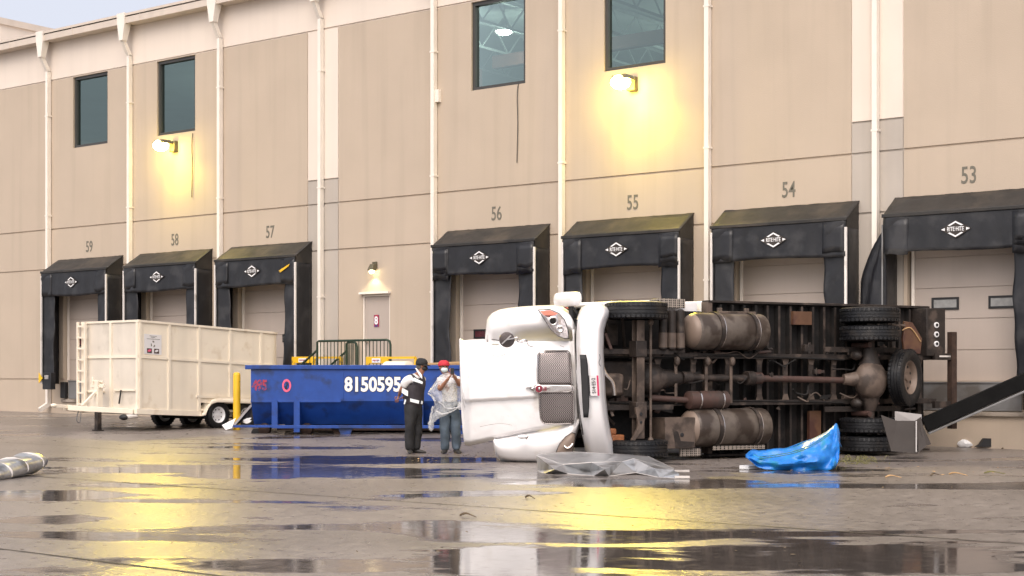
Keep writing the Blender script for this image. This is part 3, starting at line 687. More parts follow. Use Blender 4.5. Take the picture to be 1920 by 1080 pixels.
mb = MB(M['lampbody']); mb.box((u-.07, -.05, z-.02), (u+.07, -.003, z+.16)); mb.hexa([(u-.09,-.22,z-.06),(u+.09,-.22,z-.06),(u+.09,-.05,z-.06),(u-.09,-.05,z-.06),(u-.06,-.14,z+.1),(u+.06,-.14,z+.1),(u+.06,-.05,z+.1),(u-.06,-.05,z+.1)]); mb.build('lamp_hood', t, bevel=.008)
mb = MB(M['glowW']); mb.ell((u, -.14, z-.09), (.065,.065,.05), 12, 8); mb.build('lamp_lens', t, smooth=80)
ld_ = bpy.data.lights.new('door lamp', 'SPOT'); ld_.energy = 12; ld_.color = (1, .88, .55); ld_.spot_size = R(120); ld_.spot_blend = .4; ld_.shadow_soft_size = .05
lo = bpy.data.objects.new('lamp_light', ld_); col.objects.link(lo); lo.parent = t; lo.location = (0, -.15, -.16)
# cables
for (px, y0, y1, lab) in ((360, 250, 370, 'thin dark cable hanging beside the flood light above dock 58'), (970, 157, 305, 'thin dark cable hanging from the window above dock 56')):
    u = WU(px, .03); za, zb_ = WZ(px, y0, .03), WZ(px, y1, .03); mb = MB(M['frame'])
    mb.tube([(u+.02, -.02, za), (u, -.035, za-.3), (u+.012, -.03, (za+zb_)/2), (u-.012, -.03, zb_)], .011, 6)
    tag(mb.build('hanging_cable', loc=(u, -.03, zb_)), lab, 'cable', 'cables hanging below windows')
# interior high-bay lamps
def highbay(p, label):
    t = thing('high_bay_light', label, 'ceiling light', p, 'ceiling lights inside the warehouse'); p = Vector(p)
    MB(M['intdark']).cyl(p+Vector((0,0,.35)), p+Vector((0,0,1.1)), .02, n=6).build('lamp_rod', t)
    MB(M['chrome']).revolve(p, (0,0,1), [(0,.28),(.12,.24),(.28,.10),(.35,.06),(.35,0)], 20).build('lamp_shade', t)
    MB(M['glowC']).ell(p+Vector((0,0,.04)), (.22,.22,.12), 14, 8).build('lamp_bulb', t)
    l = bpy.data.lights.new('bay', 'POINT'); l.energy = 190; l.color = (.95, 1, .93); l.shadow_soft_size = .25
    o = bpy.data.objects.new('lamp_light', l); col.objects.link(o); o.parent = t; o.location = (0, 0, -.25)
def ray_at(px, py, y):   # point behind the wall on a plane y
    t_ = (px-960)/F; Z = (y-CAMY)/(t_*ST+CT); return (Z*(t_*CT-ST), y, CAMZ-(py-HY)/F*Z)
pA = ray_at(945, 12, 3.4)
highbay((pA[0], pA[1], min(pA[2], 10.4)), 'glaring ceiling lamp seen through the window above dock 56')
highbay((bc(2)-2.5, 8.5, 9.9), 'unseen ceiling lamp added to light the inside behind the window above dock 55'); highbay((bc(-2)-3, 7.5, 9.9), 'unseen ceiling lamp added to light the inside behind the window above dock 58')  # two unseen lamps added to light the interior
# ================================================================== TRUCK
def T(p):
    x, y, U = p; a = 6.26-.888*x-.459*(U-.5); d = 26.8-.459*x+.888*(U-.5); return CW(a, d, 1.32+y)
tr = thing('overturned_truck', 'white box truck lying on its side, muddy underbody and open hood facing out', 'truck', tuple(CW(6.26, 26.8, 0)))
def TM(m): b_ = MB(m); b_.T = T; return b_
# box body
b = TM(M['truckwhite']); b.box((-1.8,-1.29,1.14), (3.08,1.33,3.25)); b.build('cargo_box', tr, bevel=.02)
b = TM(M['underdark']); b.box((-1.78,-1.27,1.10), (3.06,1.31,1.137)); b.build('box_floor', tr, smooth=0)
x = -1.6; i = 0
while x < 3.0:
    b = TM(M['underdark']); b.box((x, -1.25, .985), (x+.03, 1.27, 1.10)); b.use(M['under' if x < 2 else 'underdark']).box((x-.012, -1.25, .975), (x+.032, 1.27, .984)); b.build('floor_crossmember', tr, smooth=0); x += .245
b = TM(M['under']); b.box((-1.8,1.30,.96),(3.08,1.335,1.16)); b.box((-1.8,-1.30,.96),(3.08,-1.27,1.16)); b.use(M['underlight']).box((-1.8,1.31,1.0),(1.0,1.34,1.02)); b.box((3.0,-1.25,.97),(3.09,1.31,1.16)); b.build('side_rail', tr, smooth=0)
# frame rails
for s_ in (-1, 1):
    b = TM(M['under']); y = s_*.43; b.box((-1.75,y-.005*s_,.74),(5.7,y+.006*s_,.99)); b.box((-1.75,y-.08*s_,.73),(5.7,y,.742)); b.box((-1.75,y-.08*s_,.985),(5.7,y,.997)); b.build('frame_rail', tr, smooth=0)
for x in (-1.4,-.75,-.1,.55,1.05,1.6,2.15,2.8,3.5,4.2):
    b = TM(M['under']); b.box((x-.05,-.42,.80),(x+.05,.42,.82)); b.box((x-.05,-.42,.82),(x-.04,.42,.95)); b.use(M['underlight'])
    for s_ in (-1, 1): b.prism([(x-.1,s_*.42,.79),(x+.1,s_*.42,.79),(x+.04,s_*.25,.79),(x-.04,s_*.25,.79)], (0,0,.012))
    b.build('frame_crossmember', tr, smooth=0)
# driveline
b = TM(M['rustbrown']); b.cyl((2.35,.02,.72),(.38,-.02,.62),.055,n=14); b.cyl((2.35,.02,.72),(2.18,.02,.71),.10,n=14); b.use(M['under']).cyl((3.75,.03,.70),(2.45,.02,.71),.06,n=14); b.cyl((2.5,.02,.71),(2.35,.02,.71),.12,n=16); b.cyl((3.8,.03,.70),(3.62,.03,.70),.10,n=14); b.build('drive_shaft', tr)
b = TM(M['underlight']); b.ell((.02,-.02,.45), (.31,.35,.25), 24, 14); b.cyl((.25,-.0,.52),(.5,.0,.60),.14,.09,n=16); b.build('differential', tr)
b = TM(M['under']); b.cyl((0,-.95,.5),(0,.95,.5),.085,n=14); b.cyl((0,-.55,.5),(0,-.25,.5),.10,.2,n=14); b.cyl((0,.25,.5),(0,.55,.5),.2,.10,n=14); b.build('rear_axle', tr)
for s_ in (-1, 1):
    b = TM(M['under'])
    for L_ in range(6): l = .85-.11*L_; b.box((-l, s_*.52-.045, .60+.018*L_+.07), (l, s_*.52+.045, .614+.018*L_+.07))
    b.use(M['rustbrown']); b.cyl((.12,s_*.6,.35),(.12,s_*.6,.8),.05,n=10); b.cyl((-.12,s_*.42,.4),(-.12,s_*.42,.75),.02,n=8); b.use(M['under']).ell((.25,s_*.42,.55),(.09,.09,.12),12,8); b.build('rear_spring', tr)
# wheels
def tyre_prof(R0, w_):
    h = w_/2
    return [(-h*.72,R0*.60),(-h*.95,R0*.70),(-h,R0*.82),(-h*.93,R0*.94),(-h*.80,R0*.985),(-h*.46,R0),(-h*.44,R0*.975),(-h*.36,R0*.975),(-h*.34,R0),(-h*.04,R0),(-h*.03,R0*.975),(h*.03,R0*.975),(h*.04,R0),
            (h*.34,R0),(h*.36,R0*.975),(h*.44,R0*.975),(h*.46,R0),(h*.80,R0*.985),(h*.93,R0*.94),(h,R0*.82),(h*.95,R0*.70),(h*.72,R0*.60)]
def wheel(parent, c_, ax, R0, w_, rimm, T_=None, holes_=8, n=40):
    if T_: c2 = T_(Vector(c_)); a2 = (T_(Vector(c_)+Vector(ax))-c2).normalized()
    else: c2 = Vector(c_); a2 = Vector(ax).normalized()
    b = MB(M['tyre']); b.revolve(c2, a2, tyre_prof(R0, w_), n)
    t_ = Vector((0,0,1)) if abs(a2.z) < .9 else Vector((1,0,0)); e1 = a2.cross(t_).normalized(); e2 = a2.cross(e1)
    for k in range(n):   # tread lugs
        a = 2*math.pi*k/n
        for s_ in (-1, 1):
            dr = e1*math.cos(a)+e2*math.sin(a); tn = -e1*math.sin(a)+e2*math.cos(a); o = c2+dr*(R0*.995)+a2*(s_*w_*.33)
            u_ = a2*w_*.085; v_ = tn*R0*.05; h_ = dr*.008
            b.hexa([o-u_-v_-h_, o+u_-v_-h_, o+u_+v_-h_, o-u_+v_-h_, o-u_-v_+h_, o+u_-v_+h_, o+u_+v_+h_, o-u_+v_+h_])
    wh_ = b.build('wheel', parent, smooth=35)
    h = w_/2; b = MB(rimm)
    b.revolve(c2, a2, [(-h*.7,R0*.60),(-h*.75,R0*.57),(-h*.5,R0*.52),(-h*.1,R0*.50),(-h*.05,R0*.3),(h*.15,R0*.24),(h*.15,R0*.13),(h*.4,R0*.12),(h*.4,0)], 32)
    b.revolve(c2, a2, [(h*.7,R0*.60),(h*.78,R0*.585),(h*.5,R0*.53),(h*.1,R0*.50),(h*.12,R0*.3),(h*.2,R0*.2)], 32)
    b.use(M['black'])
    for k in range(holes_):
        a = 2*math.pi*(k+.5)/holes_; dr = e1*math.cos(a)+e2*math.sin(a)
        b.cyl(c2+dr*R0*.40+a2*h*.06, c2+dr*R0*.40+a2*h*.17, R0*.05, n=8)
    b.build('rim', wh_)
    return wh_
for s_ in (-1, 1):
    wheel(tr, (4.8, s_*1.10, .5), (0,s_,0), .5, .28, M['underlight'], T)
    for y in (.80, 1.12): wheel(tr, (0, s_*y, .5), (0,s_,0), .51, .27, M['underlight'], T)
# front axle etc
b = TM(M['underlight']); b.box((4.73,-.95,.36),(4.87,.95,.39)); b.box((4.73,-.95,.50),(4.87,.95,.53)); b.use(M['under']).box((4.785,-.95,.39),(4.815,.95,.50)); b.box((4.70,-.62,.34),(4.90,-.36,.56)); b.box((4.70,.36,.34),(4.90,.62,.56)); b.build('front_axle', tr, bevel=.008)
b = TM(M['underlight']); b.cyl((4.58,-.98,.42),(4.58,.92,.42),.022,n=10); b.ell((4.58,.92,.42),(.05,.06,.05),10,8); b.ell((4.58,-.98,.42),(.05,.06,.05),10,8); b.build('tie_rod', tr)
b = TM(M['underlight']); b.prism([(4.92,-.45,.33),(4.78,-.40,.33),(4.72,-.55,.33),(4.78,-.8,.33),(4.95,-1.0,.33),(5.0,-.98,.33),(4.86,-.75,.33)], (0,0,.05)); b.use(M['black']); b.cyl((4.82,-.55,.32),(4.82,-.55,.33),.03,n=10); b.cyl((4.82,-.68,.32),(4.82,-.68,.33),.025,n=10); b.build('steering_arm', tr, bevel=.006)
for s_ in (-1, 1):
    b = TM(M['under'])
    for L_ in range(5): l = .75-.12*L_; b.box((4.8-l, s_*.45-.04, .56+.016*L_), (4.8+l, s_*.45+.04, .572+.016*L_))
    b.build('front_spring', tr, smooth=0)
b = TM(M['underlight']); b.box((5.0,-.26,.52),(5.45,.10,.8)); b.build('oil_pan', tr, bevel=.06)
b = TM(M['under']); b.box((4.15,-.3,.8),(5.5,.3,1.2)); b.cyl((4.3,0,.78),(3.8,.02,.72),.2,.11,n=18); b.ell((4.35,.0,.8),(.3,.26,.22),16,10); b.build('engine', tr, bevel=.03)
b = TM(M['chrome']); b.tube([(5.5,.35,.5),(5.42,.1,.45),(5.30,-.05,.42),(5.26,-.25,.42)],.035,8); b.tube([(5.62,.28,.5),(5.58,.05,.46),(5.52,-.2,.46),(5.55,-.35,.5)],.03,8); b.build('coolant_pipe', tr)
b = TM(M['underdark']); b.box((3.1,-1.1,1.12),(5.75,1.15,1.16)); b.box((5.68,-.9,.5),(5.74,.9,1.15)); b.build('cab_floor', tr, smooth=0)
b = TM(M['under']); b.cyl((5.6,-1.0,.8),(5.6,1.0,.8),.03,n=8)
for y in (-.9,-.6,.7,.95): b.box((5.3,y-.03,.7),(5.7,y+.03,1.1))
b.box((5.2,.6,.85),(5.6,.95,1.1)); b.box((4.9,.55,.9),(5.1,.9,1.1)); b.build('radiator_support', tr, bevel=.01)
b = TM(M['orange']); b.box((5.05,-1.0,.45),(5.28,-.88,.6)); b.box((5.18,-.88,.48),(5.3,-.78,.58)); b.build('washer_bottle', tr, bevel=.02)
# cab shell
b = TM(M['truckwhite'])
b.T = T
b.hexa([(3.15,-1.25,1.17),(5.6,-1.2,1.17),(5.6,1.22,1.17),(3.15,1.33,1.17),(3.15,-1.2,2.7),(4.6,-1.05,2.7),(4.6,1.05,2.7),(3.15,1.2,2.7)])
b.hexa([(3.5,1.20,1.02),(5.6,1.16,1.02),(5.6,1.24,1.02),(3.5,1.345,1.02),(3.5,1.20,1.168),(5.6,1.16,1.168),(5.6,1.24,1.168),(3.5,1.345,1.168)])
b.build('cab', tr, bevel=.05)
b = TM(M['platered']); b.ell((5.66,1.12,1.25),(.05,.05,.05),10,8); b.build('marker_light', tr)
# tanks
def tank(y, x0, x1, r, rev=False):
    b = TM(M['tank']); b.revolve((x1,y,.66), (-1,0,0), [(-.05,0),(-.045,r*.55),(-.02,r*.86),(0.02,r*.98),(.05,r),(x1-x0-.05,r),(x1-x0-.02,r*.97),(x1-x0,r*.8),(x1-x0+.02,0)], 36)
    tk_ = b.build('fuel_tank', tr, smooth=50)
    b = TM(M['tankend']); b.revolve((x1+.012,y,.66), (1,0,0), [(-.02,r*.93),(.02,r*.90),(.07,r*.74),(.105,r*.45),(.12,0)], 32); b.build('tank_end', tk_)
    for xx in (x0+.28, x1-.42):
        b = TM(M['under']); b.revolve((xx,y,.66), (1,0,0), [(-.035,r+.002),(-.035,r+.022),(.035,r+.022),(.035,r+.002)], 36); b.use(M['chrome']); b.revolve((xx-.05,y,.66), (1,0,0), [(-.006,r+.002),(-.006,r+.014),(.006,r+.014),(.006,r+.002)], 36); b.build('tank_strap', tk_)
    return tk_
tank(.80, 2.22, 3.62, .305); tank(-.80, 2.18, 3.66, .315)
for k in range(3):
    b = TM(M['under']); xx = 4.26-.17*k; b.cyl((xx,1.12,.55),(xx,.50,.55),.068,n=16,dome=.03); b.use(M['underlight']).cyl((xx,.76,.55),(xx,.52,.55),.074,n=16); b.build('air_tank', tr)
b = TM(M['under']); b.box((3.8,.44,.6),(4.34,.50,.75)); b.build('tank_bracket', tr, smooth=0)
b = TM(M['underlight']); b.box((3.72,-1.12,.42),(4.30,-.62,.85)); b.use(M['under']).prism([(4.16,-.80,.415),(4.05,-.85,.415),(4.0,-1.0,.415),(3.74,-1.02,.415),(3.73,-1.11,.415),(4.1,-1.11,.415)], (0,0,.01)); b.use(M['black']).cyl((3.98,-.90,.405),(3.98,-.90,.42),.035,n=12); b.build('battery_box', tr, bevel=.01)
b = TM(M['rustbrown']); b.cyl((3.72,-.34,.62),(2.98,-.34,.62),.15,n=22,dome=.04); b.cyl((4.45,-.30,.66),(3.75,-.34,.62),.05,n=10); b.use(M['chrome']); b.revolve((3.55,-.34,.62),(1,0,0),[(-.012,.152),(-.012,.165),(.012,.165),(.012,.152)],24); b.revolve((3.1,-.34,.62),(1,0,0),[(-.012,.152),(-.012,.165),(.012,.165),(.012,.152)],24); b.build('muffler', tr)
b = TM(M['perf']); b.box((3.78,1.17,.62),(4.3,1.32,.66)); b.box((3.78,1.29,.66),(4.3,1.32,.9)); b.build('step', tr, bevel=.006)
b = TM(M['perf']); b.box((3.55,-1.26,.5),(3.95,-1.13,.54)); b.build('step', tr, bevel=.006)
b = TM(M['perf']); b.box((2.25,-1.17,.5),(3.3,-1.10,.54)); b.build('step', tr, bevel=.006)
b = TM(M['underlight']); b.box((2.35,1.10,.62),(3.1,1.14,.70)); b.box((2.4,1.0,.75),(2.48,1.2,.8)); b.box((2.95,1.0,.75),(3.03,1.2,.8)); b.build('tank_step', tr, bevel=.006)
b = TM(M['underlight'])
for x in (3.95,3.35,2.85): b.box((x-.025,-.40,.63),(x+.025,.36,.66)); b.ell((x,.30,.6),(.05,.08,.05),10,6)
b.build('support_strut', tr, bevel=.006)
rnd = random.Random(4)
for i in range(16):
    x = rnd.uniform(.2, 5.3); y = rnd.uniform(-.4, .55); b = TM(M['underdark'] if i % 3 else M['underlight']); L_ = rnd.uniform(.3, 1.0)
    pts = [(x,y,.72)]; 
    for j in range(4): pts.append((x-(j+1)*L_/4, y+rnd.uniform(-.12,.12), .70+rnd.uniform(-.08,.1)))
    b.tube(pts, rnd.choice((.009,.013,.018)), 6); b.build('hose', tr)
for y in (.37, -.38):
    b = TM(M['underdark']); b.tube([(5.3,y,.73),(4,y-.02,.72),(3,y+.02,.72),(1.5,y,.72),(.4,y-.03,.7)],.014,6); b.build('brake_line', tr)
for i in range(46):
    x = rnd.uniform(-1.2, 5.5); y = rnd.choice((.43, -.43, .43, -.43, 0))+rnd.uniform(-.14, .14); z = rnd.uniform(.66, .86); m_ = M[rnd.choice(('under', 'under', 'underlight', 'underdark', 'rustbrown'))]
    b = TM(m_); l = rnd.uniform(.03, .13); h_ = rnd.uniform(.02, .08)
    if i % 3 == 0: b.cyl((x-l, y, z), (x+l, y+rnd.uniform(-.03,.03), z), h_*.8, n=12)
    elif i % 3 == 1: b.box((x-l, y-h_, z-.03), (x+l, y+h_, z+.05)); b.box((x-l*.3, y-h_*1.6, z-.04), (x+l*.3, y+h_*1.6, z-.031))
    else: b.prism([(x-l,y-h_,z),(x+l,y-h_*.5,z),(x+l*.6,y+h_,z),(x-l*.4,y+h_*1.3,z)], (0,0,.03))
    b.build('bracket', tr, bevel=.005, smooth=40)
for i in range(10):
    y = rnd.choice((-1,1))*rnd.uniform(.5,1.0); x = rnd.uniform(4.95, 5.6); b = TM(M[rnd.choice(('under','underlight','rustbrown'))]); b.bar((x,y,rnd.uniform(.5,.9)), (x+rnd.uniform(-.3,.3), y*rnd.uniform(.4,1), rnd.uniform(.5,.9)), .05, .03); b.build('suspension_link', tr, bevel=.005)
# rear end
b = TM(M['under']); b.box((-1.86,.42,.62),(-1.42,1.28,1.135)); 
b.build('rear_light_panel', tr, bevel=.01)
for y in (.98,.81,.64):
    b = TM(M['white']); b.cyl((-1.64,y,.60),(-1.64,y,.62),.052,n=18); b.use(M['black']).cyl((-1.64,y,.59),(-1.64,y,.60),.028,n=14); b.build('round_light', tr)
b = TM(M['mudflap']); b.prism([(-.62,1.02,.30),(-.80,1.0,.30),(-1.02,.72,.30),(-.98,.45,.30),(-.62,.47,.30),(-.58,.7,.30)], (0,0,.05)); b.use(M['wood']).tube([(-.55,.86,.29),(-.75,.90,.29),(-.98,.66,.29)],.012,6); b.use(M['underlight']).box((-.62,.93,.28),(-.3,.97,.30)); b.build('mud_flap', tr, bevel=.006)
b = TM(M['rust']); b.box((-2.1,-.9,.58),(-1.98,.86,.70)); b.use(M['under']); b.box((-1.98,.35,.6),(-1.6,.47,.68)); b.box((-1.98,-.52,.6),(-1.6,-.40,.68)); b.use(M['post']).box((-1.96,.40,.59),(-1.7,.43,.60)); b.build('underride_bar', tr, smooth=0)
b = TM(M['mudflap']); b.box((.95,.95,.90),(1.35,1.18,.97)); b.build('side_reflector_plate', tr, smooth=0)
b = TM(M['mudflap']); b.box((.75,-1.2,.90),(1.0,-.55,.97)); b.build('side_plate', tr, smooth=0)
b = TM(M['under'])
for x in (-.9,-1.5): b.box((x-.04,-1.2,.9),(x+.04,1.2,.97))
b.build('rear_subframe', tr, smooth=0)
# spare wheel slung at the rear
sp_c = P(1697, 708, 26.9); ax = CW(.80, -.60, 0)-CW(0, 0, 0)
wheel(tr, sp_c, ax, .50, .27, M['tankend'], None)
# ---- bumper and hood (curved shells)
def shell(rowspec, dfn, nx=14, ny=28, wrap=None):
    y0, y1 = rowspec[0][0], rowspec[-1][0]; rows = []
    for j in range(ny+1):
        v = j/ny; py = y0+(y1-y0)*v; l, r_ = lerp1(rowspec, py); rows.append([P(l+(r_-l)*i/nx, py, dfn(i/nx, v, l+(r_-l)*i/nx, py)) for i in range(nx+1)])
    return rows
def sm(x): x = max(0, min(1, x)); return x*x*(3-2*x)
def shell_x(colspec, dfn, nx=40, ny=30):
    x0, x1 = colspec[0][0], colspec[-1][0]; rows = []
    for i in range(nx+1):
        u_ = i/nx; px = x0+(x1-x0)*u_; t_, b_ = lerp1(colspec, px); rows.append([P(px, t_+(b_-t_)*j/ny, dfn(u_, j/ny, px, t_+(b_-t_)*j/ny)) for j in range(ny+1)])
    return rows
# bumper
brow = [(571,1108,1120),(573,1097,1132),(577,1091,1139),(583,1088,1143),(592,1085,1141),(602,1082,1136),(620,1080,1131),(660,1080,1130),(700,1081,1132),(740,1084,1134),(780,1088,1138),(815,1093,1144),(845,1099,1152),(862,1105,1156)]
def bd(u_, v, px, py):
    e = abs((py-715)/150); return 23.75+.55*e**3.2+.30*(1-sm(u_*4))*1.0+.0+.34*sm((u_-.72)/.28)**2-.06*math.sin(math.pi*u_)
b = MB(M['truckwhite']); b.grid(shell(brow, bd, 16, 44)); bump = b.build('bumper', tr, solid=.03, smooth=80)
b = MB(M['black']); rows = []
srow = [(665,1087,1099),(680,1088,1102),(720,1090,1104),(760,1092,1105),(783,1094,1103)]
b.grid(shell(srow, lambda u_, v, px, py: 23.60, 4, 12)); b.build('bumper_slot', bump, solid=.02, smooth=80)
b = MB(M['plate'])
def platep(px, py, o=0): return P(px, py, 23.62-o)
b.prism([platep(1105,704),platep(1121,704),platep(1123,742),platep(1107,742)], (platep(1105,704,-.02)-platep(1105,704)))
b.use(M['platered']).prism([platep(1118.5,704,.006),platep(1122,704,.006),platep(1124,742,.006),platep(1120.5,742,.006)], (platep(1105,704,-.005)-platep(1105,704)))
b.use(M['black']).prism([platep(1103.5,704,-.01),platep(1106,704,-.01),platep(1108,742,-.01),platep(1105.5,742,-.01)], (platep(1105,704,-.03)-platep(1105,704)))
right = (CW(1,0,0)-CW(0,0,0)); fw = (CW(0,1,0)-CW(0,0,0)); up = Vector((0,0,1))
def frameM(X, Y, Z, o): return Matrix(((X.x,Y.x,Z.x,o.x),(X.y,Y.y,Z.y,o.y),(X.z,Y.z,Z.z,o.z),(0,0,0,1)))
b.use(M['plated']).text('514·ES·2', .082, frameM((up-right*.05).normalized(), (-right-up*.05).normalized(), -fw, platep(1113.5,723,.012)), sx=.85, bold=.001, ext=.001)
b.build('license_plate', bump, smooth=0)
b = MB(M['underdark']); b.tube([P(1124,664,23.70),P(1125,672,23.69),P(1123,680,23.69),P(1126,687,23.70)],.004,5); b.build('scratch', bump)
# hood main shell
hc = [(862,635,641),(864,637,700),(867,638.5,790),(871,639,834),(880,638,835),(900,637,831),(912,637,828),(940,638,822),(965,639,817),(1000,640,809),(1040,640,800),(1065,640,795),(1080,640,790)]
def crease(px, py):
    # raised centre spine narrowing to the badge
    t_ = (px-866)/(1000-866); w_ = 17-9*min(1, max(0, t_)); cy = 733+1.5*t_; q = abs(py-cy)
    return -.075*(1-sm((q-w_)/3.5)) if px < 1002 else -.075*(1-sm((q-w_)/4.0))*max(0, 1-(px-1002)/8)
def hd(u_, v, px, py):
    cy = 728; q = abs(py-cy)/100; base = 24.05+.30*(1-u_)-.04*math.sin(math.pi*u_)+.16*min(q, 1.05)**2.2
    edge = .14*sm((v-.955)/.045)
    edge += (.22*sm((.07-v)/.07) if px < 935 else 0)
    front = .10*sm((px-1066)/14)
    lip = -.10*sm((884-px)/18)
    return base+edge+front+lip+crease(px, py)+.014*noise.noise(Vector((px*.02, py*.02, 3)))+.004*noise.noise(Vector((px*.08, py*.08, 9)))
b = MB(M['truckwhite']); b.grid(shell_x(hc, hd, 90, 90)); hood = b.build('hood', tr, solid=.025, smooth=80)
# upper fender
fc = [(911,628,646),(912,606,646),(916,596,646),(924,588,646),(936,582,646),(955,578.5,646),(980,576,645),(1010,574,644),(1040,573.5,642),(1056,577,641),(1066,584,640),(1074,596,640),(1079,615,640),(1082,632,641)]
def fd(u_, v, px, py):
    rim = .42*sm((.16-v)/.16)**1.3; side = .25*sm((925-px)/14); fr = .25*sm((px-1066)/16)
    bl = sm((px-940)/50); low = hd(0, .5, px, py)+.02
    up_ = 24.24+.10*(1-u_)-.13*math.sin(math.pi*min(1, v*1.15)); return (up_+rim+side+fr)*(1-sm((v-.45)/.55)*bl)+low*(sm((v-.45)/.55)*bl)
b = MB(M['truckwhite']); b.grid(shell_x(fc, fd, 50, 34)); b.build('fender', tr, solid=.025, smooth=80)
# lower fender
lc = [(926,822,828),(929,820,848),(934,818,858),(942,815,865),(955,811,870),(975,806,873),(1000,801,875),(1030,796,873),(1050,792,864),(1066,788,846),(1078,784,826),(1086,782,800)]
def ld2(u_, v, px, py): return 24.25+.22*(1-sm(v/.25))+.18*(1-u_)-.17*math.sin(math.pi*min(1,v*1.1))+.45*sm((v-.80)/.20)+.12*sm((px-1068)/16)
b = MB(M['truckwhite']); b.grid(shell_x(lc, ld2, 40, 24)); b.build('fender', tr, solid=.025, smooth=80)
# side strip joining grille surround down to the lower fender
b = MB(M['truckwhite']); b.grid(shell([(618,1074,1083),(660,1076,1085),(720,1078,1087),(780,1079,1088),(800,1076,1087)], lambda u_, v, px, py: 24.15+.25*u_, 4, 20)); b.build('grille_surround', hood, solid=.02, smooth=80)
# grilles
def gshell(rs, nm, m_, off=.035, par=hood):
    b_ = MB(m_); b_.grid(shell(rs, lambda u_, v, px, py: hd((px-862)/218, .5, px, py)-off+.10*(sm((px-1066)/14))*-1+.02*abs(u_-.5)*2, 12, 14)); return b_.build(nm, par, solid=.012, smooth=80)
g1 = [(659,1026,1062),(661,1013,1066),(664,1010,1068),(690,1008.5,1070),(715,1008.5,1072),(720,1010,1072)]
g2 = [(736,1013,1074),(740,1012,1074.5),(765,1013,1075),(785,1015,1075.5),(790,1017,1074),(793,1022,1068)]
for gsp in (g1, g2):
    bb = [(y-2.2 if i == 0 else (y+2.2 if i == len(gsp)-1 else y), l-2.6, r_+2.6) for i, (y, l, r_) in enumerate(gsp)]
    gshell(bb, 'grille_trim', M['chrome'], .028); gshell(gsp, 'grille', M['grille'], .05)
gshell([(722,1005,1070),(724,1000,1076),(728.5,992,1079),(733,1000,1076),(736,1005,1068)], 'grille_bar', M['chrome'], .085)
b = MB(M['badgered']); c0 = P(1010.5,729,23.78); nrm = -fw
b.revolve(c0, nrm, [(0,.056),(.012,.056),(.014,.045),(.012,.03),(.016,0)], 24); b.use(M['chrome']).revolve(c0, nrm, [(.0,.066),(.010,.066),(.014,.055)], 24); b.ell(c0-fw*.014, (.022,.012,.03), 10, 8)
b.use(M['badgered'])
for k in range(3): b.bar(P(1018,726+k*2.6,23.77), P(1025,726+k*2.6,23.77), .012, .012)
b.build('badge', hood)
b = MB(M['truckwhite']); b.hexa([P(985,727,23.98),P(1002,726,23.98),P(1002,726,24.1),P(985,727,24.1),P(990,722,23.98),P(1002,721,23.98),P(1002,721,24.1),P(990,722,24.1)]); b.build('hood_latch', hood, bevel=.01)
for pts in ([P(905,655,23.97),P(930,668,23.93),P(948,664,23.92)],[P(900,800,24.1),P(935,794,24.02),P(960,797,23.98)],[P(885,700,24.1),P(889,716,24.1)],[P(1050,648,23.94),P(1058,651,23.94)]):
    b = MB(M['panellight']); b.tube(pts, .0035, 5); b.build('scratch', hood)
b = MB(M['underdark']); b.tube([P(1082,600,24.05),P(1079,640,24.02),P(1082,700,24.02),P(1086,760,24.03),P(1093,815,24.1)], .009, 6); b.build('panel_gap', hood)
# headlights
def polyshell(pts, off, nm, m_, par, fn):
    b_ = MB(m_); cx = sum(p[0] for p in pts)/len(pts); cy = sum(p[1] for p in pts)/len(pts)
    ring = [P(x, y, fn(x, y)-off) for x, y in pts]; mid = [P(cx+(x-cx)*.6, cy+(y-cy)*.6, fn(x, y)-off-.03) for x, y in pts]; ctr = P(cx, cy, fn(cx, cy)-off-.04)
    n = len(pts); vs = ring+mid+[ctr]+[p+fw*.06 for p in ring]; fs = [(i,(i+1)%n,n+(i+1)%n,n+i) for i in range(n)]+[(n+i,n+(i+1)%n,2*n) for i in range(n)]+[(i,2*n+1+i,2*n+1+(i+1)%n,(i+1)%n) for i in range(n)]
    b_.add(vs, fs); return b_.build(nm, par, smooth=60)
fn1 = lambda x, y: 23.93+.0012*abs(y-640)+.006*max(0, x-1040)
hp = [(1011,582),(1032,581),(1048,588),(1058,600),(1064,618),(1066,634),(1058,634),(1046,629),(1034,618),(1022,600)]
cxh, cyh = 1042, 608
polyshell([(cxh+(x-cxh)*1.09, cyh+(y-cyh)*1.06) for x, y in hp], -.005, 'headlight_seal', M['black'], hood, fn1)
hl = polyshell(hp, .03, 'headlight', M['lens'], hood, fn1)
b = MB(M['amber']); b.prism([P(1012,583,23.88),P(1032,582,23.88),P(1046,588,23.88),P(1040,591,23.86),P(1020,591,23.86)], fw*.03)
b.use(M['chrome']); b.revolve(P(1037,602,23.86), -fw, [(0,.075),(.03,.078),(.035,.06),(.02,.03),(.02,0)], 20); b.revolve(P(1050,617,23.87), -fw, [(0,.06),(.03,.063),(.035,.045),(.02,.02),(.02,0)], 18)
b.use(M['underdark']).revolve(P(1037,602,23.815), -fw, [(0,.032),(.004,.03),(.006,0)], 14); b.build('headlight_reflector', hood)
fn2 = lambda x, y: 24.04
lp = [(1043,849),(1050,832),(1060,820),(1072,812),(1078,814),(1077,830),(1072,848),(1060,851)]
polyshell([(1062+(x-1062)*1.1, 832+(y-832)*1.08) for x, y in lp], -.005, 'headlight_seal', M['black'], tr, fn2); polyshell(lp, .03, 'headlight', M['tankend'], tr, fn2)
b = MB(M['chrome']); b.tube([P(1058,836,23.96),P(1063,840,23.95),P(1069,838,23.95),P(1074,832,23.96)],.018,8); b.build('turn_lamp', tr)
